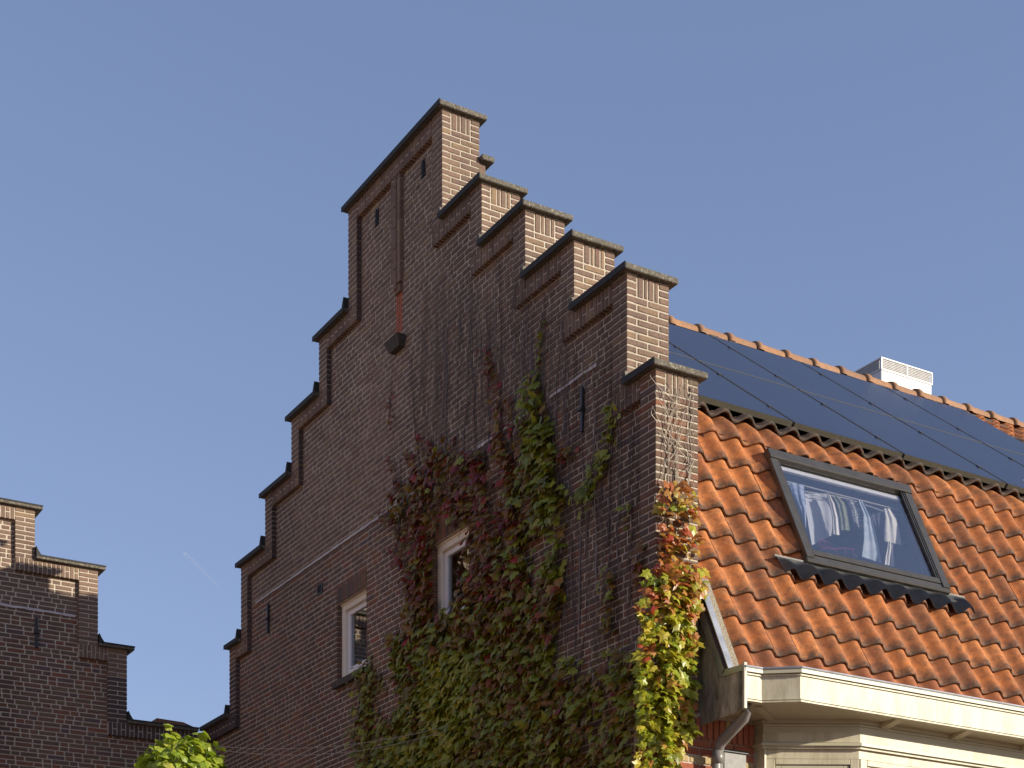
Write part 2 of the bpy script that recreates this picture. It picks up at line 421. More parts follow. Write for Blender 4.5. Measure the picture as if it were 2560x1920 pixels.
def row_bricks(u0, u1, k, spans_min=0.03, phase=None):
    """Flemish-like row between u0 and u1, joints staggered by course"""
    out = []; x = -3.0+(0.0 if k % 2 else 0.155)+(0.052 if k % 4 > 1 else 0)
    
    st = random.Random(k*77+3)
    while x < u1:
        pat = (LS, LH) if st.random() < 0.72 else ((LH, LH) if st.random() < 0.5 else (LS, LS))
        for L in pat:
            a, b = max(x, u0), min(x+L, u1)
            if b-a > spans_min:
                if not out: a = u0
                out.append((a, b))
            elif b > a and b >= u1-1e-6 and out: out[-1] = (out[-1][0], u1)
            x += L+JH
    return out
def cut(spans, a, b):
    r = []
    for s, e in spans:
        if b <= s or a >= e: r.append((s, e)); continue
        if a > s: r.append((s, a))
        if b < e: r.append((b, e))
    return r

def soldier_band(B, fn, u0, u1, ztop, zbot, mat, k0=0):
    """upright bricks with pairs of half bricks between them; fn(u,z) -> lo/hi builder"""
    n = max(1, round((u1-u0)/0.0535)); w = (u1-u0)/n
    for i in range(n):
        a, b = u0+i*w+0.005, u0+(i+1)*w-0.005
        if (i+k0) % 2 == 1:
            zm = (ztop+zbot)/2+0.002
            fn(a, b, zbot, zm-0.006); fn(a, b, zm+0.006, ztop)
        else: fn(a, b, zbot, ztop)

house = thing('brick_house', 'brown brick house with a stepped gable, orange pantile roof, solar panels and a skylight', 'house', (3, 3, GROUND))
gb = Bricks(); mat_low = 'brick_old'
ZSPLIT = 5.885
def gm(z): return 'brick' if z > ZSPLIT else 'brick_old'
# -- the gable outline as (y0, y1, top) columns
cols = []
edges = YR[::-1]                                     # 0 .. 3.338
for i in range(5): cols.append((edges[i], edges[i+1], H[5-i]))
cols.append((YR[0], YL[0], H[0]))
for i in range(5): cols.append((YL[i], YL[i+1], H[i+1]))
cols.append((YL[5], W, HL))
def top_at(y):
    for a, b, h in cols:
        if a <= y <= b: return h
    return 0
def outline(z, dz=0.0):
    """y-interval of the wall at height z"""
    y0 = next(y for y, h in zip(YR[::-1], H[::-1]) if h-dz >= z)
    if HL-dz >= z: return y0, W
    y1 = max(y for y, h in zip(YL, H) if h-dz >= z)
    return y0, y1
WIN1 = (5.03, 5.735, 4.46, 5.275); WIN2 = (2.92, 3.62, 4.46, 5.275)
LINT = 0.168
holes = [(WIN1[0], WIN1[1], WIN1[2]-0.005, WIN1[3]+LINT), (WIN2[0], WIN2[1], WIN2[2]-0.005, WIN2[3]+LINT),
         (6.10, 6.23, 5.501, 5.609), (4.75, 4.83, 8.801, 8.964), (3.76, 3.84, 8.801, 8.964), (4.247, 4.365, 7.536, 7.919), (6.13, 6.26, 3.081, 3.189)]
nrow = int((H[0]-ZB)/CO)+1
fcols = []                                           # inner field columns (y0, y1, top)
fe = [0.0+STRIP, *[y+STRIP for y in YR[::-1][1:]]]
for i in range(5): fcols.append((fe[i], fe[i+1], H[5-i]-BAND))
fcols.append((YR[0]+STRIP, YL[0]-STRIP, H[0]-BAND))
for i in range(5): fcols.append((YL[i]-STRIP, YL[i+1]-STRIP, H[i+1]-BAND))
fcols.append((YL[5]-STRIP, W, HL-BAND))
def clip_field(B, a, b, z0, z1, colsf, mk):
    for c0, c1, top in colsf:
        x0, x1 = max(a, c0), min(b, c1)
        if x1-x0 < 0.012: continue
        t = min(z1, top-0.002)
        if t-z0 < 0.012: continue
        if (x1 > c1-1e-6 or x0 < c0+1e-6) and x1-x0 < 0.012: continue
        mk(x0, x1, z0, t)
for k in range(nrow):
    z0 = ZB+k*CO; z1 = z0+CO-J
    if z0 > H[0]-BAND: break
    # merge columns of the same row so that bricks are cut only where the border is
    live = [(c0, c1, top) for c0, c1, top in fcols if top-z0 > 0.012]
    full = []
    for c in live:
        if full and abs(full[-1][1]-c[0]) < 1e-6 and full[-1][2] >= z1 and c[2] >= z1: full[-1] = (full[-1][0], c[1], min(full[-1][2], c[2]))
        else: full.append(c)
    sp = [(full[0][0], full[-1][1])]
    for y0, y1, h0, h1 in holes:
        if h0 < z1 and h1 > z0: sp = cut(sp, y0-0.002, y1+0.002)
    m = gm((z0+z1)/2)
    for s_, e in sp:
        for a, b in row_bricks(s_, e, k):
            clip_field(gb, a, b, z0, z1, full, lambda x0, x1, q0, q1: gb.add((REL, x0, q0), (REL+0.068, x1, q1), m, depth_axis=0))
# raised border strips (quoins), laid in their own even courses; the near ones wrap round the corner
def courses(lo, hi):
    n_ = max(1, round((hi-lo)/CO)); d = (hi-lo)/n_
    return [(lo+i*d+0.001, lo+(i+1)*d-J*0.85, i) for i in range(n_)]
for i in range(6):
    y = YR[i]; lo = (H[i+1]-COP) if i < 5 else 3.0; hi = H[i]-COP
    cs = courses(lo, hi); n_ = len(cs)
    for z0, z1, q in cs:
        top3 = n_-q <= 3
        m = 'brick' if (z0 > ZSPLIT or i < 5) else 'brick_old'
        odd = q % 2
        if top3:
            gb.add((0, y, z0), (LH, y+(STRIP if odd else LH), z1), m)
            if not odd: gb.add((0, y+LH+J, z0), (LH, y+STRIP, z1), m)
            gb.add((TH-LH, y, z0), (TH, y+0.09, z1), m)
        elif odd:
            gb.add((0, y, z0), (LH, y+STRIP, z1), m)
            gb.add((LH+J, y, z0), (LH+J+LS, y+0.09, z1), m); gb.add((LH+2*J+LS, y, z0), (TH, y+0.09, z1), m)
        else:
            gb.add((0, y, z0), (LS, y+LH, z1), m); gb.add((LS+J, y, z0), (TH, y+0.09, z1), m)
            gb.add((0, y+LH+J, z0), (LH, y+STRIP, z1), m)
    if i == 5:
        for z0, z1, q in courses(ZB, 3.0):
            if q % 2: gb.add((0, y, z0), (0.07, y+STRIP, z1), 'brick_old')
            else: gb.add((0, y, z0), (0.07, y+LH, z1), 'brick_old'); gb.add((0, y+LH+J, z0), (0.07, y+STRIP, z1), 'brick_old')
    zt = cs[-3][0]
    for a, b in ((LH+J, 0.155), (0.166, 0.193), (0.204, 0.252), (0.263, TH-LH-J)):
        gb.add((a, y, zt), (b, y+0.06, hi-0.002), 'brick')
    y = YL[i]; lo = (H[i+1]-COP) if i < 5 else HL-COP
    for z0, z1, q in courses(lo, hi):
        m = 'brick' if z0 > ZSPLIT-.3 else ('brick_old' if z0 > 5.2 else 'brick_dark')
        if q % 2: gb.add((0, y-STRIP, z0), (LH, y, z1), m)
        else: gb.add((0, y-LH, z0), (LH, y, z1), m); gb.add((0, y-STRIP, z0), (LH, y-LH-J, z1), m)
# soldier bands under every coping, running on under the next higher pier
def band(y0, y1, h, m='brick', k0=0):
    soldier_band(gb, lambda a, b, z0, z1: gb.add((0, a, z0), (0.06, b, z1), m), y0, y1, h-COP-0.003, h-BAND, m, k0)
band(YR[0]+STRIP, YL[0]-STRIP, H[0])
for i in range(1, 6):
    band(YR[i]+STRIP, YR[i-1]+STRIP-0.002, H[i], k0=i)
    band(YL[i-1]-STRIP-0.006, YL[i]-STRIP, H[i], k0=i+1)
band(YL[5]-STRIP-0.006, W, HL, 'brick_dark')
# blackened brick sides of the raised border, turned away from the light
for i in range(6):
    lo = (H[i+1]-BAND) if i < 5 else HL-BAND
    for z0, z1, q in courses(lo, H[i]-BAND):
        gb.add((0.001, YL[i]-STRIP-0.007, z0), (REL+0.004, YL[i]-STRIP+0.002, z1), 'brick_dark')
# lintels over the windows (upright bricks) and the brick-on-edge sills
for w in (WIN1, WIN2):
    n_ = 11; d = (w[1]-w[0])/n_
    for i in range(n_):
        gb.add((REL-0.004, w[0]+i*d+0.003, w[3]+0.004), (REL+0.06, w[0]+(i+1)*d-0.003, w[3]+LINT-0.004), 'brick_old')
for w in (WIN1, WIN2):
    for z0, z1, q in courses(w[2]-0.005, w[3]):
        for yy in (w[1], w[0]):
            gb.add((REL+0.001, yy-0.006 if yy == w[1] else yy-0.003, z0), (REL+0.064, yy+0.003 if yy == w[1] else yy+0.006, z1), 'brick_old')
# central raised strip
PB = 8.0
zc = PB; k = 0
while zc < H[0]-BAND-0.02:
    t = min(0.2, H[0]-BAND-zc)
    gb.add((0.012, 4.215, zc), (REL+.03, 4.28, zc+t-0.006), 'brick'); 
    zc += t
zc = PB-0.05
while zc < H[0]-BAND-0.02:
    t = min(0.2, H[0]-BAND-zc)
    gb.add((0.004, 4.287, zc), (REL+.03, 4.345, zc+t-0.006), 'brick'); zc += t
zc = PB+0.03
while zc < H[0]-BAND-0.02:
    t = min(0.2, H[0]-BAND-zc)
    gb.add((0.012, 4.352, zc), (REL+.03, 4.41, zc+t-0.006), 'brick'); zc += t
gb.add((0.02, 4.235, PB-0.09), (REL+.03, 4.345, PB-0.01), 'brick')

# -- mortar core of the gable wall
core = MB()
def slab(x0, x1, y0, y1, z0, z1): core.box((x0, y0, z0), (x1, y1, z1))
g6 = 0.006
# field core, split round the window openings
zs = sorted({GROUND, WIN1[2]-0.005, WIN1[3]+0.0, HL-BAND, *[h-BAND for h in H]})
XF = REL+g6
def ycover(z):                                        # wall interval at z just below
    y0 = next(y for y, h in zip(YR[::-1], H[::-1]) if h-COP >= z)
    if HL-COP >= z: return y0, W
    return y0, max(y for y, h in zip(YL, H) if h-COP >= z)
levels = sorted({GROUND, WIN1[2]-0.005, WIN1[3], *[h-COP for h in H], HL-COP})
for z0, z1 in zip(levels[:-1], levels[1:]):
    y0, y1 = ycover(z1)
    sp = [(y0+g6, y1-g6 if y1 < W else W+0.3)]
    for w in (WIN1, WIN2):
        if z0 >= w[2]-0.006 and z1 <= w[3]+0.001: sp = cut(sp, w[0]-0.007, w[1]+0.007)
    for s, e in sp: slab(XF, TH-0.004, s, e, z0, z1)
# border cores (proud of the field)
def bcore(y0, y1, z0, z1): slab(g6, XF+0.01, y0+g6*.6, y1-g6*.6, z0, z1)
for i in range(6):
    nxt = H[i+1] if i < 5 else GROUND
    bcore(YR[i], YR[i]+STRIP, (nxt-BAND+0.003) if i < 5 else nxt, H[i]-COP-0.001)
    nl = H[i+1] if i < 5 else HL
    bcore(YL[i]-STRIP, YL[i], nl-BAND+0.003, H[i]-COP-0.001)
bcore(YR[0]+STRIP-0.01, YL[0]-STRIP+0.01, H[0]-BAND+0.004, H[0]-COP-0.001)
for i in range(1, 6):
    bcore(YR[i]+STRIP-0.01, YR[i-1]+0.01, H[i]-BAND+0.004, H[i]-COP-0.001)
    bcore(YL[i-1]-0.01, YL[i]-STRIP+0.01, H[i]-BAND+0.004, H[i]-COP-0.001)
bcore(YL[5]-0.01, W, HL-BAND+0.004, HL-COP-0.001)
slab(0.018, XF, 4.22, 4.406, PB+0.01, H[0]-BAND)
gable = core.obj('gable_wall', M['mortar'], house)
gb.build(gable, 290, None)
# low wall below the laid bricks: plain courses well under the picture
# copings: slabs with a bitumen drip edge on the gable side and an upstand against the pier
def coping(y0, y1, h, up=None, xb=0.455, parent=house):
    b = MB(); n_ = 2 if y1-y0 > 1 else 1
    b.bbox((-0.047, y0, h-COP), (xb, y1, h), 0.006)
    o = b.obj('coping', M['coping'], parent)
    e = MB(); e.bbox((-0.054, y0-0.004, h-COP-0.003), (-0.0475, y1+0.004, h+0.003), 0.002)
    e.obj('drip_edge', M['bitumen'], o)
    if up is not None:
        u = MB(); d = 0.05
        a, c = (up-d, up) if up > (y0+y1)/2 else (up, up+d)
        yy = (a, c)
        prof = [(yy[0], h), (yy[1], h), (yy[1], h+0.05), (yy[0]+.01, h+0.045)]
        if up <= (y0+y1)/2: prof = [(yy[0], h), (yy[1], h), (yy[1]-0.03, h+0.07), (yy[0], h+0.10)]
        u.prism(prof, -0.05, xb, lambda a, b, c: (c, a, b))
        u.obj('upstand', M['bitumen'] if up <= (y0+y1)/2 else M['coping'], o)
coping(YR[0]-0.05, YL[0]+0.05, H[0])
for i in range(1, 6):
    coping(YR[i]-0.05, YR[i-1]-0.004, H[i], YR[i-1]-0.004)
    coping(YL[i-1]+0.004, YL[i]+0.05, H[i], YL[i-1]+0.004)
coping(YL[5]+0.004, W-0.05, HL, YL[5]+0.004)
# the shoulder behind the top pier with a coping of its own
b = MB(); b.bbox((TH, 3.35, 8.2), (0.47, 5.3, 8.83), 0.004); b.obj('pier_shoulder', M['brick'], house)
b = MB(); b.bbox((TH+.002, 3.29, 8.83), (0.535, 5.35, 8.88), 0.006); b.obj('coping', M['coping'], house)

# iron wall anchors
def anchor(y, z0, z1, parent, fn):
    b = MB(); m = (z0+z1)/2
    b.bbox((-0.03, y-0.017, z0), (-0.005, y+0.017, z1), 0.004, fn)
    b.bbox((-0.045, y-0.03, m-0.012), (-0.003, y+0.03, m+0.014), 0.004, fn)
    b.obj('wall_anchor', M['iron'], parent)
gfn = lambda x, y, z: (x+REL, y, z)
anchor(7.57, 5.43, 5.77, house, gfn); anchor(1.045, 5.415, 5.775, house, gfn)
# vents
for y0, y1, z0, z1 in [(4.75, 4.83, 8.801, 8.964), (3.76, 3.84, 8.801, 8.964)]:
    b = MB(); b.box((REL-0.001, y0, z0), (REL+0.04, y1, z1))
    o = b.obj('vent', M['dark'], house)
    g = MB()
    for q in range(5):
        zz = z0+0.012+q*0.028; g.bbox((REL-0.009, y0+0.004, zz), (REL-0.002, y1-0.004, zz+0.006), 0.001)
    g.bbox((REL-0.011, (y0+y1)/2-0.004, z0), (REL-0.002, (y0+y1)/2+0.004, z1), 0.001)
    g.obj('louvre', M['iron'], o)
for y0, y1, z0, z1 in [(6.10, 6.23, 5.501, 5.609), (6.13, 6.26, 3.081, 3.189)]:
    b = MB(); b.box((REL+0.001, y0, z0), (REL+0.045, y1, z1)); o = b.obj('vent', M['dark'], house)
    g = MB()
    for a in ((y0, y0+.02, z0, z1), (y1-.02, y1, z0, z1), (y0+.02, y1-.02, z0, z0+.02), (y0+.02, y1-.02, z1-.02, z1)):
        g.bbox((REL-0.008, a[0], a[2]), (REL+0.03, a[1], a[3]), 0.003)
    g.obj('vent_frame', M['iron'], o)
# terracotta air bricks of the chase and the corbel under it
for q in range(2):
    z0 = 7.538+q*0.192
    b = MB(); b.bbox((REL-0.002, 4.250, z0), (REL+0.05, 4.362, z0+0.186), 0.002); o = b.obj('air_brick', M['terracotta'], house)
    g = MB()
    for r_ in range(5):
        for c_ in range(2):
            yy = 4.275+c_*0.04; zz = z0+0.014+r_*0.034
            g.box((REL-0.0035, yy, zz), (REL+0.02, yy+0.016, zz+0.02))
    g.obj('hole', M['dark'], o)
b = MB()
b.prism([(4.15, 7.46), (4.44, 7.46), (4.40, 7.36), (4.19, 7.36)], REL-0.10, REL+0.01, lambda a, b_, c: (c+(0.04 if b_ < 7.4 and c < 0 else 0), a, b_))
b.obj('corbel', M['corbel'], house)
# white mortar line where the old roof ended
def wavy_strip(fn, u0, u1, z, w, name, parent, mat, sl=0.0, seed=1):
    v = []; f = []; N = int((u1-u0)/0.06); r = random.Random(seed)
    for i in range(N+1):
        u = u0+(u1-u0)*i/N; a = z+sl*(u-u0)+r.uniform(-.004, .004); ww = w*r.uniform(.7, 1.2)
        for dz, dx in ((-ww/2, 0), (-ww/2, -0.007), (ww/2, -0.007), (ww/2, 0)): v.append(fn(dx, u, a+dz))
    for i in range(N):
        for q in range(3): f.append((i*4+q, i*4+q+1, (i+1)*4+q+1, (i+1)*4+q))
    return obj(name, v, f, mat, parent)
for a, b_ in ((0.85, 1.55), (1.75, 4.15), (4.17, 7.95)):
    wavy_strip(lambda dx, u, z: (REL-0.003+dx, u, z), a, b_, ZSPLIT, 0.024, 'mortar_line', house, M['mortar_white'], seed=int(a*10))
# lower plain wall (below the laid courses, out of the picture)
# ------------------------------------------------------------------ windows in the gable
def gable_window(w, lab, ajar=False):
    y0, y1, z0, z1 = w; y0 += 0.006; y1 -= 0.007; X = REL+0.052
    wi = MB()
    t = 0.075
    for a in ((y0, y0+t, z0, z1), (y1-t, y1, z0, z1), (y0+t, y1-t, z0, z0+t), (y0+t, y1-t, z1-t, z1)):
        wi.bbox((X, a[0], a[2]), (X+0.09, a[1], a[3]), 0.004)
    wi.bbox((X-0.012, y0, z1-0.02), (X, y1, z1), 0.003)
    o = wi.obj('window', M['white_frame'], house, label=lab)
    s = MB(); u = 0.05; p, q, r_, t_ = y0+t+.002, y1-t-.002, z0+t+.002, z1-t-.002
    for a in ((p, p+u, r_, t_), (q-u, q, r_, t_), (p+u, q-u, r_, r_+u*1.3), (p+u, q-u, t_-u, t_)):
        s.bbox((X+0.035, a[0], a[2]), (X+0.075, a[1], a[3]), 0.003)
    s.obj('sash', M['white_sash'], o)
    g = MB(); g.box((X+0.055, p+u, r_+u*1.3), (X+0.06, q-u, t_-u)); g.obj('pane', M['pane'], o)
    bk = MB(); bk.box((X+0.095, y0+0.01, z0), (X+0.6, y1-0.01, z1))
    bk.f = bk.f[:]; # dark room pocket, open to the window
    v, f = bk.v, [ff for ff in bk.f if ff != (3, 0, 4, 7)]
    obj('room_lining', v, f, M['room'], o)
    sl_ = MB(); sl_.bbox((-0.005, y0-0.03, z0-0.075), (REL+0.07, y1+0.03, z0-0.004), 0.006, lambda x, y, z: (x, y, z+(x+0.005)*0.12))
    sl_.obj('sill', M['corbel'], o)
    c = MB(); c.box((X+0.09, y0+0.16, z0+.05), (X+0.094, y0+0.2, z1-.1))
gable_window(WIN1, 'cream framed small window with a clear view of its pane')
gable_window(WIN2, 'cream framed window half covered by creeper leaves')
# reveals of dark brick are the ends of the cut bricks and core

# ------------------------------------------------------------------ street front under the eaves
fb = MB(); fb.box((0.014, 0.012, GROUND), (0.95, 0.3, 3.0)); fb.box((0.95, 0.012, GROUND), (12.0, 0.28, 3.0))
front = fb.obj('front_wall', M['mortar'], house)
for k in range(12):
    z1 = 2.795-k*0.062; z0 = z1-0.052
    m = 'brick_yellow' if k % 4 == 2 else 'brick_red'
    x = 0.0 if k % 2 else -0.1
    while x < 0.95:
        a, b_ = max(0.08, x), min(x+0.2, 0.94)
        if b_-a > 0.03:
            bb = MB(); 
            o = bpy.data.objects.new('brick', mesh('brick', bevel_verts(((b_-a)/2, 0.03, 0.026), 0.005), BF, M[m]))
            put(o, front, ((a+b_)/2, 0.03, (z0+z1)/2))
        x += 0.21
for i in range(1, 16):
    a = 0.02+i*0.058
    m = 'brick_yellow' if i in (4, 5, 11) else 'brick_red'
    o = bpy.data.objects.new('brick', mesh('brick', bevel_verts((0.024, 0.032, 0.085), 0.005), BF, M[m])); put(o, front, (a+0.025, 0.028, 2.885))

# ------------------------------------------------------------------ the roof
T64 = math.radians(64); DS = Vector((0, math.cos(T64), math.sin(T64))); DN = Vector((0, -math.sin(T64), math.cos(T64)))
RO = Vector((0, 0.035, 3.88))
def R(x, s, n): return RO+Vector((x, 0, 0))+DS*s+DN*n
PX = 0.2465; X0 = 1.22
AMP = 0.034
def prof(u): return AMP*(-math.cos(2*math.pi*(u-0.32)))
def tile_mesh(name, mat, path, amp=1.0, nu=13, us=None):
    """path = [(along, offset)], local x across, y up the slope, z outward"""
    v = []; f = []; us = us or [-0.02+1.12*i/nu for i in range(nu+1)]
    P_ = []
    for (a, o) in path:
        for u in us:
            zz = prof(u)*amp
            if u > 1.0: zz -= (u-1.0)*0.10
            P_.append((u*PX-PX, a, o+zz))
    m = len(us); v = list(P_)
    for i in range(len(path)-1):
        for k in range(m-1): f.append((i*m+k, i*m+k+1, (i+1)*m+k+1, (i+1)*m+k))
    th = 0.017
    base = len(v)
    for k in range(m): x, y, z = P_[k]; v.append((x, y+0.004, z-th))
    for k in range(m-1): f.append((base+k, base+k+1, k+1, k))
    b2 = len(v)
    for i in range(len(path)): x, y, z = P_[i*m+m-1]; v.append((x-0.002, y, z-th))
    for i in range(len(path)-1): f.append((i*m+m-1, b2+i, b2+i+1, (i+1)*m+m-1))
    me = mesh(name, v, f, mat, True)
    return me
# local axes of the steep slope
def slope_matrix(th, loc, rz=0.0, rx=0.0):
    d = Vector((0, math.cos(th), math.sin(th))); nn = Vector((0, -math.sin(th), math.cos(th)))
    Rm = Matrix(((1, 0, 0), (0, d.y, nn.y), (0, d.z, nn.z))).to_4x4()
    return Matrix.Translation(loc) @ Rm @ Matrix.Rotation(rz, 4, 'Z') @ Matrix.Rotation(rx, 4, 'X')
g = 0.289
straight = [(0, 0.027), (0.006, 0.034), (0.03, 0.0345), (0.18, 0.017), (0.365, -0.004)]
tile_a = tile_mesh('roof_tile', M['tile'], straight)
tile_b = tile_mesh('roof_tile', M['tile'], [(a, o+0.0015) for a, o in straight], 1.04)
tile_n = tile_mesh('roof_tile', M['tile_new'], straight)
T38 = math.radians(38)
tile_h = tile_mesh('roof_tile', M['tile'], straight, 1.0, 6, [.84, .9, .96, 1.02, 1.08, 1.14, 1.18])
dth = T38-T64
kp = [(0, 0.027), (0.006, 0.034), (0.03, 0.0345), (0.13, 0.022), (0.165, 0.014)]
kp += [(0.165+d*math.cos(dth), 0.014+d*math.sin(dth)) for d in (0.03, 0.12, 0.21)]
tile_k = tile_mesh('roof_tile', M['tile_kink'], kp)
tile_m = tile_mesh('roof_tile', M['tile_moss'], [(0, 0.027), (0.006, 0.034), (0.03, 0.034), (0.08, 0.022), (0.13, -0.02), (0.2, -0.04)])
tile_m2 = tile_mesh('roof_tile', M['tile_moss'], straight)
rows = [1.565, 1.270, 0.980, 0.690, 0.405, 0.115, -0.165, -0.440, -0.72]
SKX = (1.56, 3.37); SKS = (0.42, 1.80)
def put_tile(me, m4):
    o = bpy.data.objects.new('roof_tile', me); put(o, house, m4.translation)
    mm = m4.copy(); mm.translation = m4.translation-WORLD[house.name]
    o.matrix_local = mm
    return o
tr = random.Random(5)
far_tiles = []
n_t = 0
for j in range(-3, 44):
    xr = X0+PX*j                                         # right tip of the tile
    if xr < 0.47: continue
    half = xr < 0.60
    seq = [('k', 1.865)]+[('s', s) for s in rows]
    for t, s in seq:
        if t == 's' and xr > 1.75 and xr-PX < 3.15 and 0.5 < s < 1.8: continue
        me = tile_k if t == 'k' else (tile_n if s < -0.5 else (tile_a if tr.random() < 0.6 else tile_b))
        if half and s < 0.3: me = tile_h
        m4 = slope_matrix(T64, R(xr+tr.uniform(-.003, .003), s+tr.uniform(-.004, .004), tr.uniform(-.001, .002)), tr.uniform(-.008, .008))
        u, v = project(m4.translation)
        if u < 2620 and n_t < 262: put_tile(me, m4); n_t += 1
        else: far_tiles.append((me, m4))
    # first course of the upper slope, just over the knee
    loc = Vector((xr, 0.984, 5.811))+Vector((0, math.cos(T38), math.sin(T38)))*tr.uniform(-.004, .004)
    m4 = slope_matrix(T38, loc, tr.uniform(-.01, .01))
    u, v = project(m4.translation)
    if u < 2600 and n_t < 296: put_tile(tile_m, m4); n_t += 1
    else: far_tiles.append((tile_m, m4))
# upper slope beyond the solar panels (small, receding) and the eaves beyond the frame
for j in range(20, 50):
    for r_ in range(1, 15):
        loc = Vector((X0+PX*j, 0.972, 5.80))+Vector((0, math.cos(T38), math.sin(T38)))*(0.289*r_)
        if loc.y > 4.25: continue
        far_tiles.append((tile_a if tr.random() < .7 else tile_m2, slope_matrix(T38, loc, tr.uniform(-.01, .01))))
def join_instances(name, items, parent, kind='stuff'):
    by = {}
    for me, m4 in items: by.setdefault(me.materials[0].name, []).append((me, m4))
    for k_, its in by.items():
        V = []; F = []; n0 = 0
        for me, m4 in its:
            co = np.empty(len(me.vertices)*3); me.vertices.foreach_get('co', co); co = co.reshape(-1, 3)
            A = np.array(m4); V.append(co@A[:3, :3].T+A[:3, 3])
            F.extend([tuple(i+n0 for i in p.vertices) for p in me.polygons]); n0 += len(co)
        obj(name, np.concatenate(V), F, its[0][0].materials[0], parent, smooth=True, kind=kind)
join_instances('roof_tile_field', far_tiles, house)
# mortar fillet beside the verge
b = MB(); b.prism([(0.50, -0.70), (0.585, -0.70), (0.575, 0.20), (0.505, 0.20)], -0.02, 0.018, lambda u, s, n_: R(u, s, n_)); b.obj('mortar_fillet', M['grit'], house)

# roof deck under the tiles with the skylight opening cut out
XE = 12.0
dk = MB()
def deck(x0, x1, s0, s1): dk.prism([(x0, s0), (x1, s0), (x1, s1), (x0, s1)], -0.07, -0.035, lambda u, s, n_: R(u, s, n_))
deck(0.455, 1.72, -0.8, 2.04); deck(3.22, XE, -0.8, 2.04); deck(1.72, 3.22, -0.8, 0.62); deck(1.72, 3.22, 1.72, 2.04)
kz = R(0, 2.04, -0.05)
def RU(x, y, n): return Vector((x, y, kz.z+(y-kz.y)*math.tan(T38)+n))
dk.prism([(TH+.005, kz.y), (XE, kz.y), (XE, 4.3), (TH+.005, 4.3)], -0.03, 0.0, lambda u, y, n_: RU(u, y, n_))
dk.prism([(TH+.005, 4.3), (XE, 4.3), (XE, 8.3), (TH+.005, 8.3)], -0.03, 0.0, lambda u, y, n_: (u, y, RU(0, 4.3, 0).z-(y-4.3)*math.tan(T38)+n_))
dk.obj('roof_deck', M['underlay'], house)
# body of the house below the roof
bd = MB(); bd.box((TH+.01, 0.3, GROUND), (XE, 8.6, 3.1)); bd.box((XE-0.2, 1.0, 3.1), (XE, 7.8, 5.5)); bd.obj('rear_wall', M['brick_old'], house)

# ridge tiles
def ridge_mesh():
    v = []; f = []; n_ = 9
    st = [(-0.01, .122, 0), (0.02, .128, 0), (0.055, .126, 0), (0.075, .108, 0), (0.40, .098, 0), (0.43, .095, 0)]
    for (x, r_, o) in st:
        for i in range(n_+1):
            a = math.pi*(i/n_)*1.05-0.08; v.append((x, -math.cos(a)*r_, math.sin(a)*r_*0.95))
    for s in range(len(st)-1):
        for i in range(n_): f.append((s*(n_+1)+i, (s+1)*(n_+1)+i, (s+1)*(n_+1)+i+1, s*(n_+1)+i+1))
    f.append(tuple(range(n_+1)))
    return mesh('ridge_tile', v, f, M['ridge'], True)
rm = ridge_mesh()
for i in range(-6, 22):
    x = 3.647-0.02+i*0.4035
    o = bpy.data.objects.new('ridge_tile', rm); put(o, house, (x, 4.3, 8.375+0.0085*(x-3.6)+tr.uniform(-.003, .003)))
    o.rotation_euler = (0, -0.008+tr.uniform(-.006, .006), tr.uniform(-.01, .01))
b = MB()
for i in range(60):
    x = 3.2+i*0.13; b.bbox((x, 4.15, 8.29), (x+0.13, 4.24, 8.345+tr.uniform(-.01, .015)), 0.01)
b.obj('ridge_mortar', M['corbel'], house)

# solar panels: ten in two rows, the field slightly fanned as in the photograph
def SP(x, t, n=0.0):
    """t = 0 lower edge, 1 upper edge"""
    q = (x-1.17)/3.8
    yb = 1.075-0.13*max(0, q)*0.9; yt = 3.83+0.046*(x-2.9)
    y = yb+(yt-yb)*t
    return Vector((x, y, 5.15+0.7813*y))+Vector((0, -math.sin(T38), math.cos(T38)))*n
xs = [0.98, 2.232, 3.49, 4.775, 6.06, 7.42]
MID = 0.505
for i in range(5):
    for t0, t1 in ((0.0, MID), (MID, 1.0)):
        a, c = xs[i]+0.014, xs[i+1]-0.014
        lo, hi = t0+0.0018*(t0 > 0), t1-0.0018*(t1 < 1)
        b = MB(); b.prism([(a, lo), (c, lo), (c, hi), (a, hi)], -0.045, 0.0, lambda u, t, n_: SP(u, t, n_))
        o = b.obj('solar_panel', M['solarframe'], house)
        b = MB(); e = 0.010; et = 0.003
        b.prism([(a+e, lo+et), (c-e, lo+et), (c-e, hi-et), (a+e, hi-et)], 0.0, 0.0015, lambda u, t, n_: SP(u, t, n_))
        b.obj('panel_glass', M['solar'], o)
b = MB()
for x in xs[1:-1]: b.prism([(x-.03, .002), (x+.03, .002), (x+.03, .998), (x-.03, .998)], -0.042, -0.040, lambda u, t, n_: SP(u, t, n_))
b.obj('panel_gap', M['dark'], house)
n = NT('thin aluminium edge'); n.set('Base Color', (.16,.155,.13)); n.set('Roughness', .6)
for i in range(5):
    b = MB(); b.prism([(xs[i]+.02, MID-.0011), (xs[i+1]-.02, MID-.0011), (xs[i+1]-.02, MID+.0013), (xs[i]+.02, MID+.0013)], 0.0, 0.004, lambda u, t, n_: SP(u, t, n_)); b.obj('panel_edge', n.m, house)
for x in xs[1:-1]:
    for t in (0.12, 0.38, 0.62, 0.88):
        p = SP(x, t, 0.004); b = MB()
        b.prism([(x-0.017, t-0.007), (x+0.017, t-0.007), (x+0.017, t+0.007), (x-0.017, t+0.007)], -0.01, 0.010, lambda u, t_, n_: SP(u, t_, n_))
        b.obj('panel_clamp', M['clamp'], house)
rl = MB()
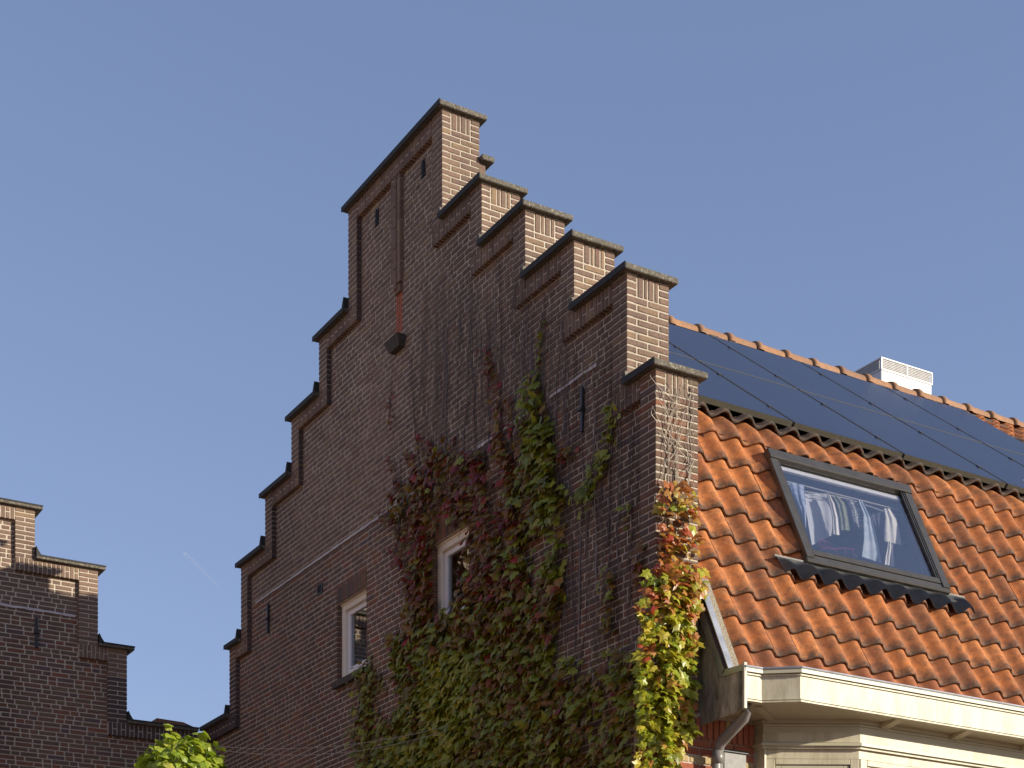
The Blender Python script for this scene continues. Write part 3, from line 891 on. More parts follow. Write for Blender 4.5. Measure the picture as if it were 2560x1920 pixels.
for t in (0.12, 0.38, 0.62, 0.88): rl.prism([(0.9, t-0.008), (7.4, t-0.008), (7.4, t+0.008), (0.9, t+0.008)], -0.10, -0.047, lambda u, t_, n_: SP(u, t_, n_))
rl.obj('mounting_rail', M['iron'], house)
for (x, t) in ((5.35, 0.11), (5.42, 0.10), (5.62, 0.09), (5.66, 0.085), (6.3, 0.30)):
    b = MB(); pts = [(x+0.02*math.cos(a)*random.uniform(.5, 1.3), t+0.006*math.sin(a)*random.uniform(.5, 1.3)) for a in np.linspace(0, 2*math.pi, 8)[:-1]]
    b.prism(pts, 0.002, 0.004, lambda u, t_, n_: SP(u, t_, n_)); b.obj('bird_dropping', M['dropping'], house)

# white chimney box with grille behind the ridge
ch = MB(); cx0, cx1, cy0, cy1 = 7.01, 7.88, 5.0, 5.5
ch.bbox((cx0+.01, cy0+.01, 7.5), (cx1-.01, cy1-.01, 9.07), 0.008)
co_ = ch.obj('chimney', M['white'], house)
b = MB(); b.bbox((cx0, cy0, 9.065), (cx1, cy1, 9.085), 0.004); b.bbox((cx0, cy0, 9.205), (cx1, cy1, 9.225), 0.004)
for xx, yy in ((cx0, cy0), (cx1-.02, cy0), (cx0, cy1-.02), (cx1-.02, cy1-.02), ((cx0+cx1)/2-.01, cy0)):
    b.bbox((xx, yy, 9.085), (xx+.02, yy+.02, 9.205), 0.002)
b.obj('chimney_cap', M['white'], co_)
b = MB(); b.box((cx0+.03, cy0+.03, 9.085), (cx1-.03, cy1-.03, 9.205)); b.obj('flue_void', M['grille'], co_)
b = MB()
for i in range(44): b.box((cx0+.022+i*.0188, cy0+.008, 9.085), (cx0+.022+i*.0188+.0035, cy0+.012, 9.205))
for i in range(25): b.box((cx0+.008, cy0+.022+i*.0188, 9.085), (cx0+.012, cy0+.022+i*.0188+.005, 9.205))
for i in range(6):
    z = 9.09+i*.0195; b.box((cx0+.02, cy0+.005, z), (cx1-.02, cy0+.0078, z+.0035)); b.box((cx0+.005, cy0+.02, z), (cx0+.0078, cy1-.02, z+.005))
b.obj('grille', M['white'], co_)

# ------------------------------------------------------------------ skylight
SX0, SX1, SS0, SS1 = 1.655, 3.262, 0.60, 1.765
TOPN = 0.10
def rb(mb, x0, x1, s0, s1, n0, n1, b=0.004): mb.bbox((x0, s0, n0), (x1, s1, n1), b, lambda x, s, n_: R(x, s, n_))
sk = MB()
for a in ((SX0+.012, SX0+.05, SS0+.01, SS1-.01), (SX1-.05, SX1-.012, SS0+.01, SS1-.01), (SX0+.05, SX1-.05, SS0+.01, SS0+.05), (SX0+.05, SX1-.05, SS1-.05, SS1-.01)):
    rb(sk, *a, -0.06, TOPN-0.022)
sky_o = sk.obj('skylight', M['brownframe'], house)
b = MB(); rb(b, SX0, SX1+.006, SS1-.095, SS1, TOPN-.06, TOPN+.012, .006); b.obj('top_cover', M['alu'], sky_o)
for x0, x1 in ((SX0, SX0+.085), (SX1-.085, SX1)):
    b = MB(); rb(b, x0, x1, SS0+.005, SS1-.097, TOPN-.05, TOPN, .004); b.obj('side_cover', M['alu'], sky_o)
b = MB(); rb(b, SX0+.087, SX1-.087, SS0+.045, SS0+.1, TOPN-.04, TOPN-.006, .004); b.obj('glazing_bead', M['alu'], sky_o)
b = MB(); rb(b, SX0-.004, SX1+.004, SS0-.035, SS0+.043, TOPN-.055, TOPN-.012, .010); b.obj('bottom_cover', M['alu'], sky_o)
for x0, x1 in ((SX0+.088, SX0+.10), (SX1-.10, SX1-.088), (SX1-.125, SX1-.112)):
    b = MB(); rb(b, x0, x1, SS0+.1, SS1-.097, TOPN-.03, TOPN-.006, .002); b.obj('gasket', M['iron'], sky_o)
b = MB(); rb(b, SX0+.095, SX1-.10, SS0+.095, SS1-.10, TOPN-.032, TOPN-.026, .001); b.obj('pane', M['glass'], sky_o)
b = MB(); rb(b, SX0+.10, SX1-.11, SS1-.155, SS1-.115, TOPN-.07, TOPN-.045, .003); rb(b, SX0+.10, SX1-.11, SS1-.20, SS1-.195, TOPN-.12, TOPN-.11, .001)
b.obj('ventilation_bar', M['white'], sky_o)
# brackets at the lower corners
for x in (SX0-.02, SX1-.04):
    b = MB(); rb(b, x, x+.09, SS0-.075, SS0-.03, -.02, TOPN-.05, .006); rb(b, x+.03, x+.12, SS0-.10, SS0-.07, .03, .055, .005); b.obj('hinge_bracket', M['iron'], sky_o)
# pleated apron over the tiles
v = []; f = []; ax0, ax1 = 1.36, 3.47; NP = 196; NS = 7
for i in range(NP+1):
    x = ax0+(ax1-ax0)*i/NP
    u = ((x-X0)/PX) % 1.0
    for k in range(NS+1):
        t = k/NS; s = 0.575-0.165*t*(1+0.12*math.sin(2*math.pi*(u-0.1)))
        n_ = (1-t)**1.6*0.05+(1-(1-t)**1.6)*(prof(u)*.85+0.066)+(0.0085 if i % 2 else -0.0085)*min(1, t*3)
        v.append(R(x+0.035*t, s, n_))
for i in range(NP):
    for k in range(NS): f.append((i*(NS+1)+k, i*(NS+1)+k+1, (i+1)*(NS+1)+k+1, (i+1)*(NS+1)+k))
obj('apron_flashing', v, f, M['pleat'], sky_o)
b = MB(); rb(b, ax0-.02, ax1-.01, 0.573, 0.592, 0.03, 0.058, .004); b.obj('apron_strip', M['lead'], sky_o)
# room behind the skylight
b = MB()
rx0, rx1, ry0, ry1, rz0, rz1 = 1.1, 3.9, 0.32, 2.6, 3.2, 5.62
rmv = [(rx0,.12,rz0),(rx1,.12,rz0),(rx1,ry1,rz0),(rx0,ry1,rz0),(rx0,ry1,rz1),(rx1,ry1,rz1),(rx0,0.86,5.60),(rx1,0.86,5.60)]
obj('attic_lining', rmv, [(0,1,2,3),(3,2,5,4),(4,5,7,6),(0,3,4,6),(1,7,5,2)], M['room'], house)

# ------------------------------------------------------------------ washing inside
def SKp(x, y): return (1900+x*480/2212, 1120+y*480/2212)
def cloth_mat(name, c, c2=None, scale=30):
    n = NT(name)
    if c2: col = n.ramp(n.noise(scale, 3, stretch=(1, 1, 2.5)), [(0.42, c), (0.55, c2)])
    else: col = n.ramp(n.noise(6), [(0.3, tuple(x*.88 for x in c)), (0.7, c)])
    n.set('Base Color', col); n.set('Roughness', 0.95)
    n.bump(n.noise(25, 4), 0.4, 0.01); return n.m
def garment(name, label, cat, outline_, mat, y, group=None, seed=0):
    """hanging cloth: outline given as left/right pixel edges per level, real folds and thickness"""
    L, Rr = outline_
    r = random.Random(seed); N = 14; K = 12; v = []; f = []
    def lerp(ps, t):
        x = t*(len(ps)-1); i = min(int(x), len(ps)-2); q = x-i
        return (ps[i][0]+(ps[i+1][0]-ps[i][0])*q, ps[i][1]+(ps[i+1][1]-ps[i][1])*q)
    ph = r.uniform(0, 6)
    for side in (0, 1):
        for k in range(K+1):
            a, c = lerp(L, k/K), lerp(Rr, k/K)
            for i in range(N+1):
                t = i/N; px, py = SKp(a[0]+(c[0]-a[0])*t, a[1]+(c[1]-a[1])*t)
                fold = 0.012*math.sin(ph+t*5+0.8*k/K)*(0.25+0.75*k/K)+0.006*math.sin(t*13+ph*2)
                p = onY(px, py, y+fold+side*0.02); v.append(p)
    m = (N+1)*(K+1)
    for k in range(K):
        for i in range(N):
            q = k*(N+1)+i
            f.append((q, q+1, q+N+2, q+N+1)); f.append((m+q, m+q+N+1, m+q+N+2, m+q+1))
    base = v[0].copy()
    o = obj(name, [p-base for p in v], f, mat, None, smooth=True, loc=base)
    o['label'] = label; o['category'] = cat
    if group: o['group'] = group
    return o
YC = 0.74
G = 'washing hung behind the skylight'
garment('towel', 'blue crumpled towel at the left end of the washing behind the skylight', 'towel', ([(330,395),(390,560),(450,700),(510,860)],[(505,425),(520,640),(535,700),(530,930)]), cloth_mat('blue towel', (.22,.30,.50), (.42,.52,.72), 9), YC-.03, G, 1)
garment('sheet', 'pale grey sheet hung wide next to the blue towel behind the skylight', 'sheet', ([(515,525),(530,700),(560,900),(600,1120)],[(760,525),(820,700),(835,900),(820,1010)]), cloth_mat('grey sheet', (.66,.70,.78)), YC+.06, G, 2)
garment('shirt', 'bright white shirt sleeve hanging beside the grey sheet behind the skylight', 'shirt', ([(765,520),(800,640),(830,800),(835,990)],[(800,525),(860,640),(900,800),(918,1005)]), cloth_mat('white shirt', (.98,.96,.92)), YC-.05, G, 3)
garment('shirt', 'olive green shirt hanging between the white sleeve and the striped top', 'shirt', ([(820,530),(880,650),(915,800),(920,945)],[(900,545),(985,640),(1015,800),(1038,950)]), cloth_mat('olive shirt', (.20,.22,.14), (.28,.30,.20), 12), YC, G, 4)
garment('shirt', 'dark shirt with pale stripes hanging right of the olive shirt', 'shirt', ([(1000,600),(1050,700),(1080,840),(1120,900)],[(1120,610),(1190,720),(1195,850),(1190,965)]), cloth_mat('striped shirt', (.07,.075,.09), (.48,.50,.54), 45), YC-.02, G, 5)
garment('trousers', 'long light blue trousers reaching to the bottom of the skylight', 'trousers', ([(1130,600),(1190,760),(1200,1050),(1175,1250)],[(1190,610),(1290,800),(1360,1100),(1405,1330)]), cloth_mat('light blue denim', (.42,.52,.66), (.55,.64,.76), 8), YC-.04, G, 6)
garment('shirt', 'dark blue grey shirt hanging right of the light blue trousers', 'shirt', ([(1280,760),(1300,850),(1360,1050),(1400,1300)],[(1410,740),(1425,900),(1430,1100),(1420,1300)]), cloth_mat('slate shirt', (.11,.11,.16)), YC+.05, G, 7)
garment('shirt', 'bright white T-shirt with a wide sleeve near the right of the skylight', 'shirt', ([(1425,695),(1440,800),(1435,960),(1432,1070)],[(1500,700),(1570,820),(1610,980),(1632,1120)]), cloth_mat('white T-shirt', (.95,.93,.88)), YC-.10, G, 8)
garment('scarf', 'long narrow white cloth hanging below the white T-shirt', 'scarf', ([(1480,1070),(1470,1150),(1450,1250),(1440,1340)],[(1530,1080),(1535,1180),(1540,1260),(1548,1370)]), cloth_mat('white scarf', (.90,.90,.86)), YC-.10, G, 9)
garment('trousers', 'dim grey trousers at the right end of the washing', 'trousers', ([(1560,780),(1600,860),(1630,1000),(1640,1130)],[(1640,790),(1690,900),(1720,1020),(1740,1140)]), cloth_mat('dim grey cloth', (.12,.13,.19)), YC+.12, G, 10)
b = MB(); pl = [onY(*SKp(x, y), YC) for x, y in ((250,385),(520,500),(800,545),(1010,585),(1260,670),(1400,720),(1700,800))]
b.tube(pl, 0.004, 4); o = b.obj('clothes_line', M['white'], None); o['label'] = 'thin white clothes line stretched inside the skylight above the washing'; o['category'] = 'clothes line'
n = NT('pink plastic'); n.set('Base Color', (.20,.03,.09)); n.set('Roughness', 0.4)
b = MB(); q = lambda x, y, d=0: onY(*SKp(x, y), 0.60+d)
for a in (((670,1080),(700,1065),(780,1080),(810,1110),(820,1160)), ((670,1080),(680,1130),(720,1160),(800,1150)), ((690,1090),(750,1160)), ((730,1080),(790,1160)), ((800,1165),(950,1155),(1080,1165),(1115,1260)), ((960,1160),(1000,1230)), ((1050,1165),(1095,1250)), ((850,1160),(900,1220))):
    b.tube([q(*p) for p in a], 0.006, 5)
o = b.obj('drying_rack', n.m, None); o['label'] = 'pink plastic drying hanger at the bottom left behind the skylight glass'; o['category'] = 'drying rack'

# ------------------------------------------------------------------ eaves: verge board, gutter, fascia, frieze, bay
XV = 0.42
poly = [(0.084, 3.86), (-0.25, 3.222), (-0.50, 3.212), (-0.512, 2.925), (0.012, 2.905), (0.06, 2.905)]
b = MB(); b.prism(poly, XV, XV+0.022, lambda y, z, x: (x, y, z)); b.obj('verge_board', M['board'], house)
b = MB()
b.prism([(0.09, 3.87), (-0.247, 3.219), (-0.300, 3.251), (0.03, 3.895)], XV-0.008, XV+0.05, lambda y, z, x: (x, y, z))
b.prism([(-0.255, 3.215), (-0.505, 3.205), (-0.505, 3.25), (-0.285, 3.262)], XV-0.008, XV+0.03, lambda y, z, x: (x, y, z))
b.prism([(XV-0.012, -0.735), (XV+0.045, -0.735), (XV+0.045, 0.12), (XV-0.012, 0.12)], 0.064, 0.074, lambda x, s_, n_: R(x, s_, n_))
b.obj('verge_trim', M['zinc'], house)
plan = [(XV+0.0, -0.510), (0.583, -0.518), (0.805, -0.690), (12.0, -0.690)]
def offset_plan(pl_, d):
    out = []
    for i, p in enumerate(pl_):
        p = Vector(p)
        n1 = n2 = None
        if i > 0: t = (p-Vector(pl_[i-1])).normalized(); n1 = Vector((t.y, -t.x))
        if i < len(pl_)-1: t = (Vector(pl_[i+1])-p).normalized(); n2 = Vector((t.y, -t.x))
        n_ = ((n1 or n2)+(n2 or n1)).normalized(); c = n_.dot(n1 or n2)
        out.append(p+n_*(d/c))
    return out
def ribbon(name, pl_, d0, d1, z0, z1, mat, parent, close=True):
    """moulding that follows the plan: section d0..d1 outwards, z0..z1"""
    A = offset_plan(pl_, d0); B_ = offset_plan(pl_, d1); v = []; f = []
    for a, b_ in zip(A, B_): v += [(a.x, a.y, z0), (b_.x, b_.y, z0), (b_.x, b_.y, z1), (a.x, a.y, z1)]
    for i in range(len(pl_)-1):
        for k in range(4): f.append((i*4+k, (i+1)*4+k, (i+1)*4+(k+1) % 4, i*4+(k+1) % 4))
    f.append((0, 1, 2, 3)); e = (len(pl_)-1)*4; f.append((e+3, e+2, e+1, e))
    return obj(name, v, f, mat, parent)
FZ0, FZ1 = 2.985, 3.225
fas = ribbon('fascia', plan, -0.03, 0.0, FZ0, FZ1, M['cream'], house)
ribbon('fascia_bead', plan, 0.001, 0.012, FZ0+.001, FZ0+.012, M['cream'], fas)
ribbon('fascia_bead', plan, 0.001, 0.008, FZ0+.020, FZ0+.027, M['cream'], fas)
ribbon('crown_moulding', plan, 0.001, 0.012, 3.178, 3.190, M['cream'], fas)
ribbon('crown_moulding', plan, 0.001, 0.028, 3.196, 3.2245, M['cream2'], fas)
b = MB(); b.tube([(p.x, p.y, 3.232) for p in offset_plan(plan, 0.026)], 0.0105, 8); b.obj('gutter_edge', M['zinc'], house)
ribbon('gutter', plan, -0.30, -0.035, 3.12, 3.15, M['zinc'], house)
b = MB(); b.bbox((XV-0.012, -0.535, 2.925), (XV+0.016, -0.513, 3.262), 0.003); b.obj('corner_trim', M['cream'], house)
# joints in the fascia
b = MB(); b.box((2.185, -0.6905, FZ0+.03), (2.187, -0.6895, 3.178)); b.obj('fascia_joint', M['dark'], fas)
# soffit
SOF = [(XV+.024, 0.0), (0.95, 0.0), (12.0, 0.0)]
v = []; pl2 = [Vector(p) for p in plan]
outer = offset_plan(plan, -0.028)
b = MB(); pts = [(p.x, p.y) for p in outer]+[(12.0, 0.1), (XV+.024, 0.1)]
b.prism(pts, 2.996, 3.012, lambda x, y, z: (x, y, z)); b.obj('soffit', M['cream2'], house)
# frieze and architrave of the bay
fr = [(0.93, 0.02), (0.955, -0.09), (1.60, -0.458), (12.0, -0.458)]
fr2 = [(0.955, 0.012)]+fr[1:]
bay = ribbon('bay_frieze', fr2, -0.03, 0.0, 2.815, 2.995, M['cream2'], house)
ribbon('frieze_moulding', fr2, 0.001, 0.022, 2.965, 2.9955, M['cream2'], bay)
ribbon('frieze_moulding', fr2, 0.001, 0.012, 2.945, 2.962, M['cream2'], bay)
ribbon('frieze_board', fr2, 0.001, 0.010, 2.822, 2.898, M['cream'], bay)
ribbon('architrave', fr2, 0.001, 0.034, 2.792, 2.8145, M['cream2'], bay)
ribbon('architrave', fr2, -0.03, 0.014, 2.772, 2.791, M['cream'], bay)
ribbon('window_head', fr2, -0.04, -0.012, 2.70, 2.771, M['cream'], bay)
# brackets under the soffit
for x in (1.80, 2.55, 3.35, 4.15):
    b = MB(); b.prism([(-0.66, 2.995), (-0.475, 2.995), (-0.475, 2.955), (-0.60, 2.975)], x, x+0.075, lambda y, z, xx: (xx, y, z)); b.obj('soffit_bracket', M['cream'], house)
b = MB(); b.prism([(0.62, -0.40), (0.66, -0.43), (1.05, -0.13), (1.0, -0.10)], 2.978, 2.9955, lambda x, y, z: (x, y, z)); b.obj('soffit_bracket', M['cream2'], house)
# bay windows below the architrave
def bay_window(pA, pB, nm=None):
    A, B_ = Vector(pA), Vector(pB); t = (B_-A); L = t.length; t.normalize(); nn = Vector((t.y, -t.x))
    fn = lambda u, d, z: (A.x+t.x*u+nn.x*d, A.y+t.y*u+nn.y*d, z)
    w = MB()
    for u0, u1, z0, z1 in ((0.0, .07, 1.2, 2.70), (L-.07, L, 1.2, 2.70), (.07, L-.07, 2.655, 2.70), (.07, L-.07, 1.2, 1.26)):
        w.bbox((u0, -0.05, z0), (u1, -0.012, z1), 0.004, fn)
    o = w.obj('window', M['cream'], house, label='cream framed bay window under the eaves')
    s = MB()
    for u0, u1, z0, z1 in ((.075, .12, 1.265, 2.65), (L-.12, L-.075, 1.265, 2.65), (.12, L-.12, 2.61, 2.65), (.12, L-.12, 1.265, 1.32)):
        s.bbox((u0, -0.055, z0), (u1, -0.022, z1), 0.003, fn)
    s.obj('sash', M['cream2'], o)
    g_ = MB(); g_.box((.12, -0.045, 1.32), (L-.12, -0.04, 2.61), fn); g_.obj('pane', M['pane'], o)
    r_ = MB(); r_.box((.02, -0.12, 1.2), (L-.02, -0.10, 2.7), fn); r_.obj('curtain', M['room'], o)
b = MB(); b.box((0.958, -0.10, 1.19), (0.975, 0.012, 2.771)); b.obj('bay_side', M['cream'], house)
bay_window((0.975, -0.10), (1.60, -0.458))
for i in range(5): bay_window((1.62+i*0.95, -0.458), (1.62+i*0.95+0.94, -0.458))
b = MB(); b.prism([(0.955, -0.09), (1.60, -0.458), (6.4, -0.458), (6.4, 0.0), (0.955, 0.0)], GROUND, 1.19, lambda x, y, z: (x, y, z)); b.obj('bay_base', M['brick_red'], house)

# downpipe and grey hopper box
b = MB()
pts = [(0.525, -0.41, 2.99), (0.525, -0.41, 2.93), (0.523, -0.39, 2.895), (0.503, -0.19, 2.785), (0.500, -0.13, 2.745), (0.498, -0.112, 2.70), (0.497, -0.11, 2.6), (0.497, -0.11, GROUND)]
b.tube(pts, 0.042, 14); dp = b.obj('downpipe', M['pipe'], house, smooth=True)
b = MB(); b.tube([(0.497, -0.11, 2.70), (0.497, -0.11, 2.60)], 0.045, 14); b.obj('pipe_collar', M['pipe'], dp, smooth=True)
b = MB(); b.bbox((0.585, -0.075, 2.0), (0.80, 0.012, 2.71), 0.004); gx = b.obj('meter_box', M['lead'], house)
b = MB(); b.bbox((0.57, -0.085, 2.712), (0.815, 0.01, 2.735), 0.004); b.obj('box_lid', M['iron'], gx)

# ------------------------------------------------------------------ the house to the left, facing the street
left = thing('brick_house', 'neighbouring brown brick house with a stepped gable at the left edge', 'house', (-3.5, 11, GROUND))
lb = Bricks()
LXR = [-2.069, -1.314, -0.957]                          # right edges of its steps
LHh = [7.14, 6.555, 5.635]; LLOW = 4.745; WY = W
lcols_full = [(-6.6, -2.069-0.75*2, 0)]
LX = [-4.32, -3.57, -2.82]+LXR                          # edges of the higher steps, outside the picture
LT = [8.95, 8.33, 7.73]+LHh
LS2 = 0.232
def lwin(z, dz):
    ok = [x for x, h in zip(LX, LT) if h-dz >= z]
    return max(ok) if ok else None
LZS = 5.915
def lm(z): return 'brick' if z > LZS else 'brick_old'
XLEFT = -4.7
k = 0
while True:
    z0 = ZB+k*CO; z1 = z0+CO-J; k += 1
    if z1 > 7.6: break
    m = lm(z0)
    lcols = [(-9, LX[0]-LS2, LT[0]-BAND)]+[(LX[i-1]-LS2, LX[i]-LS2, LT[i]-BAND) for i in range(1, 6)]+[(LX[5]-LS2, 0.05, LLOW-BAND)]
    live = [c for c in lcols if c[2]-z0 > 0.012]
    if not live: break
    full = []
    for c in live:
        if full and full[-1][2] >= z1 and c[2] >= z1: full[-1] = (full[-1][0], c[1], min(full[-1][2], c[2]))
        else: full.append(c)
    for a, b_ in row_bricks(XLEFT+3, full[-1][1]+3, k+50):
        clip_field(lb, a-3, b_-3, z0, z1, full, lambda x0, x1, q0, q1: lb.add((x0, WY+REL, q0), (x1, WY+REL+0.05, q1), m, depth_axis=1))
for i in range(6):
    x, h = LX[i], LT[i]; nl = LT[i+1] if i < 5 else LLOW
    for z0, z1, q in courses(nl-COP, h-COP):
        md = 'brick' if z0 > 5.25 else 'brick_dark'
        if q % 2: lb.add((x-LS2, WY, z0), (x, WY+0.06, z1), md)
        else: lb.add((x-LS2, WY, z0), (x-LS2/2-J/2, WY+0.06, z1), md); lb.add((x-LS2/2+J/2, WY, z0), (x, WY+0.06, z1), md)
def lband(x0, x1, h, m='brick', k0=0):
    soldier_band(lb, lambda a, b_, z0, z1: lb.add((a, WY, z0), (b_, WY+0.06, z1), m), x0, x1, h-COP-0.003, h-BAND, m, k0)
for i in range(1, 6): lband(LX[i-1]-LS2, LX[i]-LS2-0.004, LT[i], k0=i)
lband(LX[5]-LS2, 0.0-0.01, LLOW, 'brick_dark')
core = MB()
levels = sorted({GROUND, LLOW-COP, *[h-COP for h in LT]})
for z0, z1 in zip(levels[:-1], levels[1:]):
    x1 = 0.5 if z1 <= LLOW-COP+.001 else lwin(z1, COP)-g6
    core.box((-6.6, WY+REL+g6, z0), (x1, WY+0.40, z1))
for i in range(6):
    nl = LT[i+1] if i < 5 else LLOW
    core.box((LX[i]-LS2+.004, WY+g6, nl-BAND+.003), (LX[i]-.004, WY+REL+.01, LT[i]-COP-.001))
    x1 = LX[i+1]-LS2+.008 if i < 5 else 0.0-.01
    core.box((LX[i]-.006, WY+g6, nl-BAND+.003), (x1, WY+REL+.01, nl-COP-.001))
lwall = core.obj('gable_wall', M['mortar'], left)
lb.build(lwall, 290, None)
def lcoping(x0, x1, h, up=None):
    b = MB(); b.bbox((x0, WY-0.05, h-COP), (x1, WY+0.45, h), 0.006); o = b.obj('coping', M['coping'], left)
    e = MB(); e.bbox((x0-.003, WY-0.056, h-0.014), (x1+.003, WY-0.0505, h+0.003), 0.002); e.obj('drip_edge', M['bitumen'], o)
    if up is not None:
        u = MB(); u.prism([(up, h), (up+.06, h), (up+.025, h+.05), (up, h+.10)], WY-0.05, WY+0.45, lambda a, b_, c: (a, c, b_)); u.obj('upstand', M['bitumen'], o)
lcoping(-4.9, LX[0]+.05, LT[0])
for i in range(1, 6): lcoping(LX[i-1]+.004, LX[i]+.08, LT[i], LX[i-1]+.004)
lcoping(LX[5]+.004, -0.06, LLOW, LX[5]+.004)
wavy_strip(lambda dy, u, z: (u, WY+REL-0.002+dy, z), -4.6, -1.58, 5.925, 0.028, 'mortar_line', left, M['mortar_white'], seed=9)
anchor(-2.043, 5.47, 5.83, left, lambda x, y, z: (y, WY+REL+x, z))
b = MB()
b.prism([(-0.62, 4.745), (-0.12, 4.745), (-0.18, 4.765), (-0.26, 4.79), (-0.60, 4.80)], WY-0.045, WY+0.2, lambda x, z, y: (x, y, z)); b.obj('cap_tile', M['tile_moss'], left)
bd = MB(); bd.box((-6.6, WY+0.41, GROUND), (TH, 18, 4.6)); bd.box((-6.6, WY+0.41, 4.6), (-4.4, 18, 7.4)); bd.obj('side_wall', M['brick_old'], left)

# ------------------------------------------------------------------ sunlit house across the yard (seen only in window reflections)
opp = thing('brick_house', 'sunlit tan brick house across the yard, mirrored in the gable window', 'house', (-17, 2, GROUND))
b = MB(); b.box((-24, -9, GROUND), (-17, 17, 7.5)); b.obj('wall', brick_mat('tan brick', [(0, P(.50,.29,.17)), (1, P(.58,.34,.20))]), opp)
for i in range(6):
    for z in (0.2, 3.4):
        f_ = MB(); y = -6.5+i*4
        f_.bbox((-17.0, y, z), (-16.94, y+1.4, z+1.7), .01); w_ = f_.obj('window', M['white_frame'], opp)
        f_ = MB(); f_.box((-16.95, y+.1, z+.1), (-16.93, y+1.3, z+1.6)); f_.obj('pane', M['pane'], w_)
b = MB(); b.prism([(-9.2, 7.5), (17.2, 7.5), (17.2, 7.7), (-9.2, 7.7)], -24.2, -16.7, lambda y, z, x: (x, y, z)); b.obj('roof', M['tile'], opp)

# ------------------------------------------------------------------ creeper
def leaf_mesh(mat, k=0):
    r = random.Random(k)
    out = [(0, -.08), (.20, -.22), (.47, -.06), (.36, .16), (.52, .42), (.26, .48), (.14, .62), (0, .98), (-.14, .62), (-.26, .48), (-.52, .42), (-.36, .16), (-.47, -.06), (-.20, -.22)]
    out = [(x*r.uniform(.88, 1.1), y*r.uniform(.92, 1.08)) for x, y in out]
    v = [(0, .25, .045)]+[(x, y, -0.30*abs(x)**1.4-0.16*max(0, y-.4)**1.5+r.uniform(-.035, .035)) for x, y in out]
    n_ = len(out); f = [(0, 1+i, 1+(i+1) % n_) for i in range(n_)]
    return mesh('leaf', v, f, mat)
LM = {k: [leaf_mesh(M[k], i) for i in range(3)] for k in ('leaf_green', 'leaf_olive', 'leaf_red', 'leaf_yellow', 'leaf_autumn')}
def leaf_matrix(p, nrm, size, r, hang=1.0, tilt=(0.15, 0.95)):
    """leaf with its tip (local +y) pointing down, face along nrm tipped up to the light"""
    nrm = Vector(nrm).normalized()
    down = Vector((0, 0, -1)); side = nrm.cross(down).normalized()
    yaw = r.gauss(0, 0.55)*hang+(r.uniform(-math.pi, math.pi) if r.random() > .96 else 0)
    d = (down*math.cos(yaw)+side*math.sin(yaw)).normalized()
    t = r.uniform(*tilt)
    y_ = (d*math.cos(t)+nrm*math.sin(t)).normalized()
    z_ = (nrm*math.cos(t)-d*math.sin(t)).normalized()
    z_ = (z_+side*r.gauss(0, .28)).normalized()
    x_ = y_.cross(z_).normalized(); z_ = x_.cross(y_)
    m4 = Matrix((( x_.x, y_.x, z_.x), (x_.y, y_.y, z_.y), (x_.z, y_.z, z_.z))).to_4x4()
    return Matrix.Translation(p) @ m4 @ Matrix.Scale(size, 4)
def inpoly(x, y, P_):
    c = False; j = len(P_)-1
    for i in range(len(P_)):
        if (P_[i][1] > y) != (P_[j][1] > y) and x < (P_[j][0]-P_[i][0])*(y-P_[i][1])/(P_[j][1]-P_[i][1])+P_[i][0]: c = not c
        j = i
    return c
K = 2560/2212
MAIN = [(855,1385),(885,1362),(893,1300),(878,1240),(885,1180),(872,1120),(880,1050),(905,1012),(945,1005),(975,962),(1000,975),(1022,1000),(1045,962),(1072,985),(1085,930),(1105,975),(1130,935),(1148,880),(1160,815),(1182,820),(1190,900),(1205,960),(1222,1015),(1228,1100),(1225,1180),(1232,1260),(1225,1330),(1212,1395),(1235,1440),(1290,1402),(1330,1398),(1380,1388),(1400,1470),(1420,1700),(810,1700),(822,1610),(850,1560),(875,1530),(862,1480)]
HOLE = [(942,1162),(1018,1112),(1014,1190),(1020,1240),(1004,1300),(968,1328),(942,1356)]
BARE = [(1225,1100),(1262,1120),(1262,1390),(1215,1470),(1200,1420),(1222,1300)]
def color_for(x, y, r):
    v = r.random()
    nz = mnoise.noise(Vector((x*.018, y*.018, 3.1)))
    green_strip = abs(x-(1175+(y-800)*.06)) < 34 and y < 1250
    if green_strip: return 'leaf_green' if v < .85 else 'leaf_olive'
    if y < 1300 and x < 1120+nz*40:
        return 'leaf_red' if v < .46+nz*.5 else ('leaf_olive' if v < .93 else 'leaf_green')
    v = min(.999, max(0, v+.25*mnoise.noise(Vector((x*.05, y*.008, 7)))))
    if y < 1380: return 'leaf_olive' if v < .45+nz*.5 else ('leaf_green' if v < .84 else 'leaf_red')
    d = math.hypot((x-985)/45, (y-1530)/90)
    if d < 1.15+nz: return 'leaf_yellow' if v < .75 else 'leaf_green'  # reflected light on the lower leaves, put in as yellower leaf colour
    if y > 1600 and x < 1010: return 'leaf_yellow' if v < .42 else 'leaf_green'  # brighter patch at the foot, likewise light given by yellow leaves
    return 'leaf_green' if v < .60-nz*.5 else ('leaf_olive' if v < .955 else 'leaf_red')
creeper = thing('climbing_creeper', 'large red and green creeper spread over the shaded gable wall', 'climbing plant', (0, 3, GROUND))
r = random.Random(11)
leaves = []
def wall_leaf(x, y, ck=None, size=None, out=0.11):
    p = onX(x*K, y*K, REL); d = r.random()**1.3*out+0.012+max(0, .07*mnoise.noise(Vector((p.y*7, p.z*3.2, 4))))
    p.x = REL-d
    ck = ck or color_for(x, y, r)
    leaves.append((r.choice(LM[ck]), leaf_matrix(p, (-1, -.12, .1), size or r.uniform(.045, .10), r)))
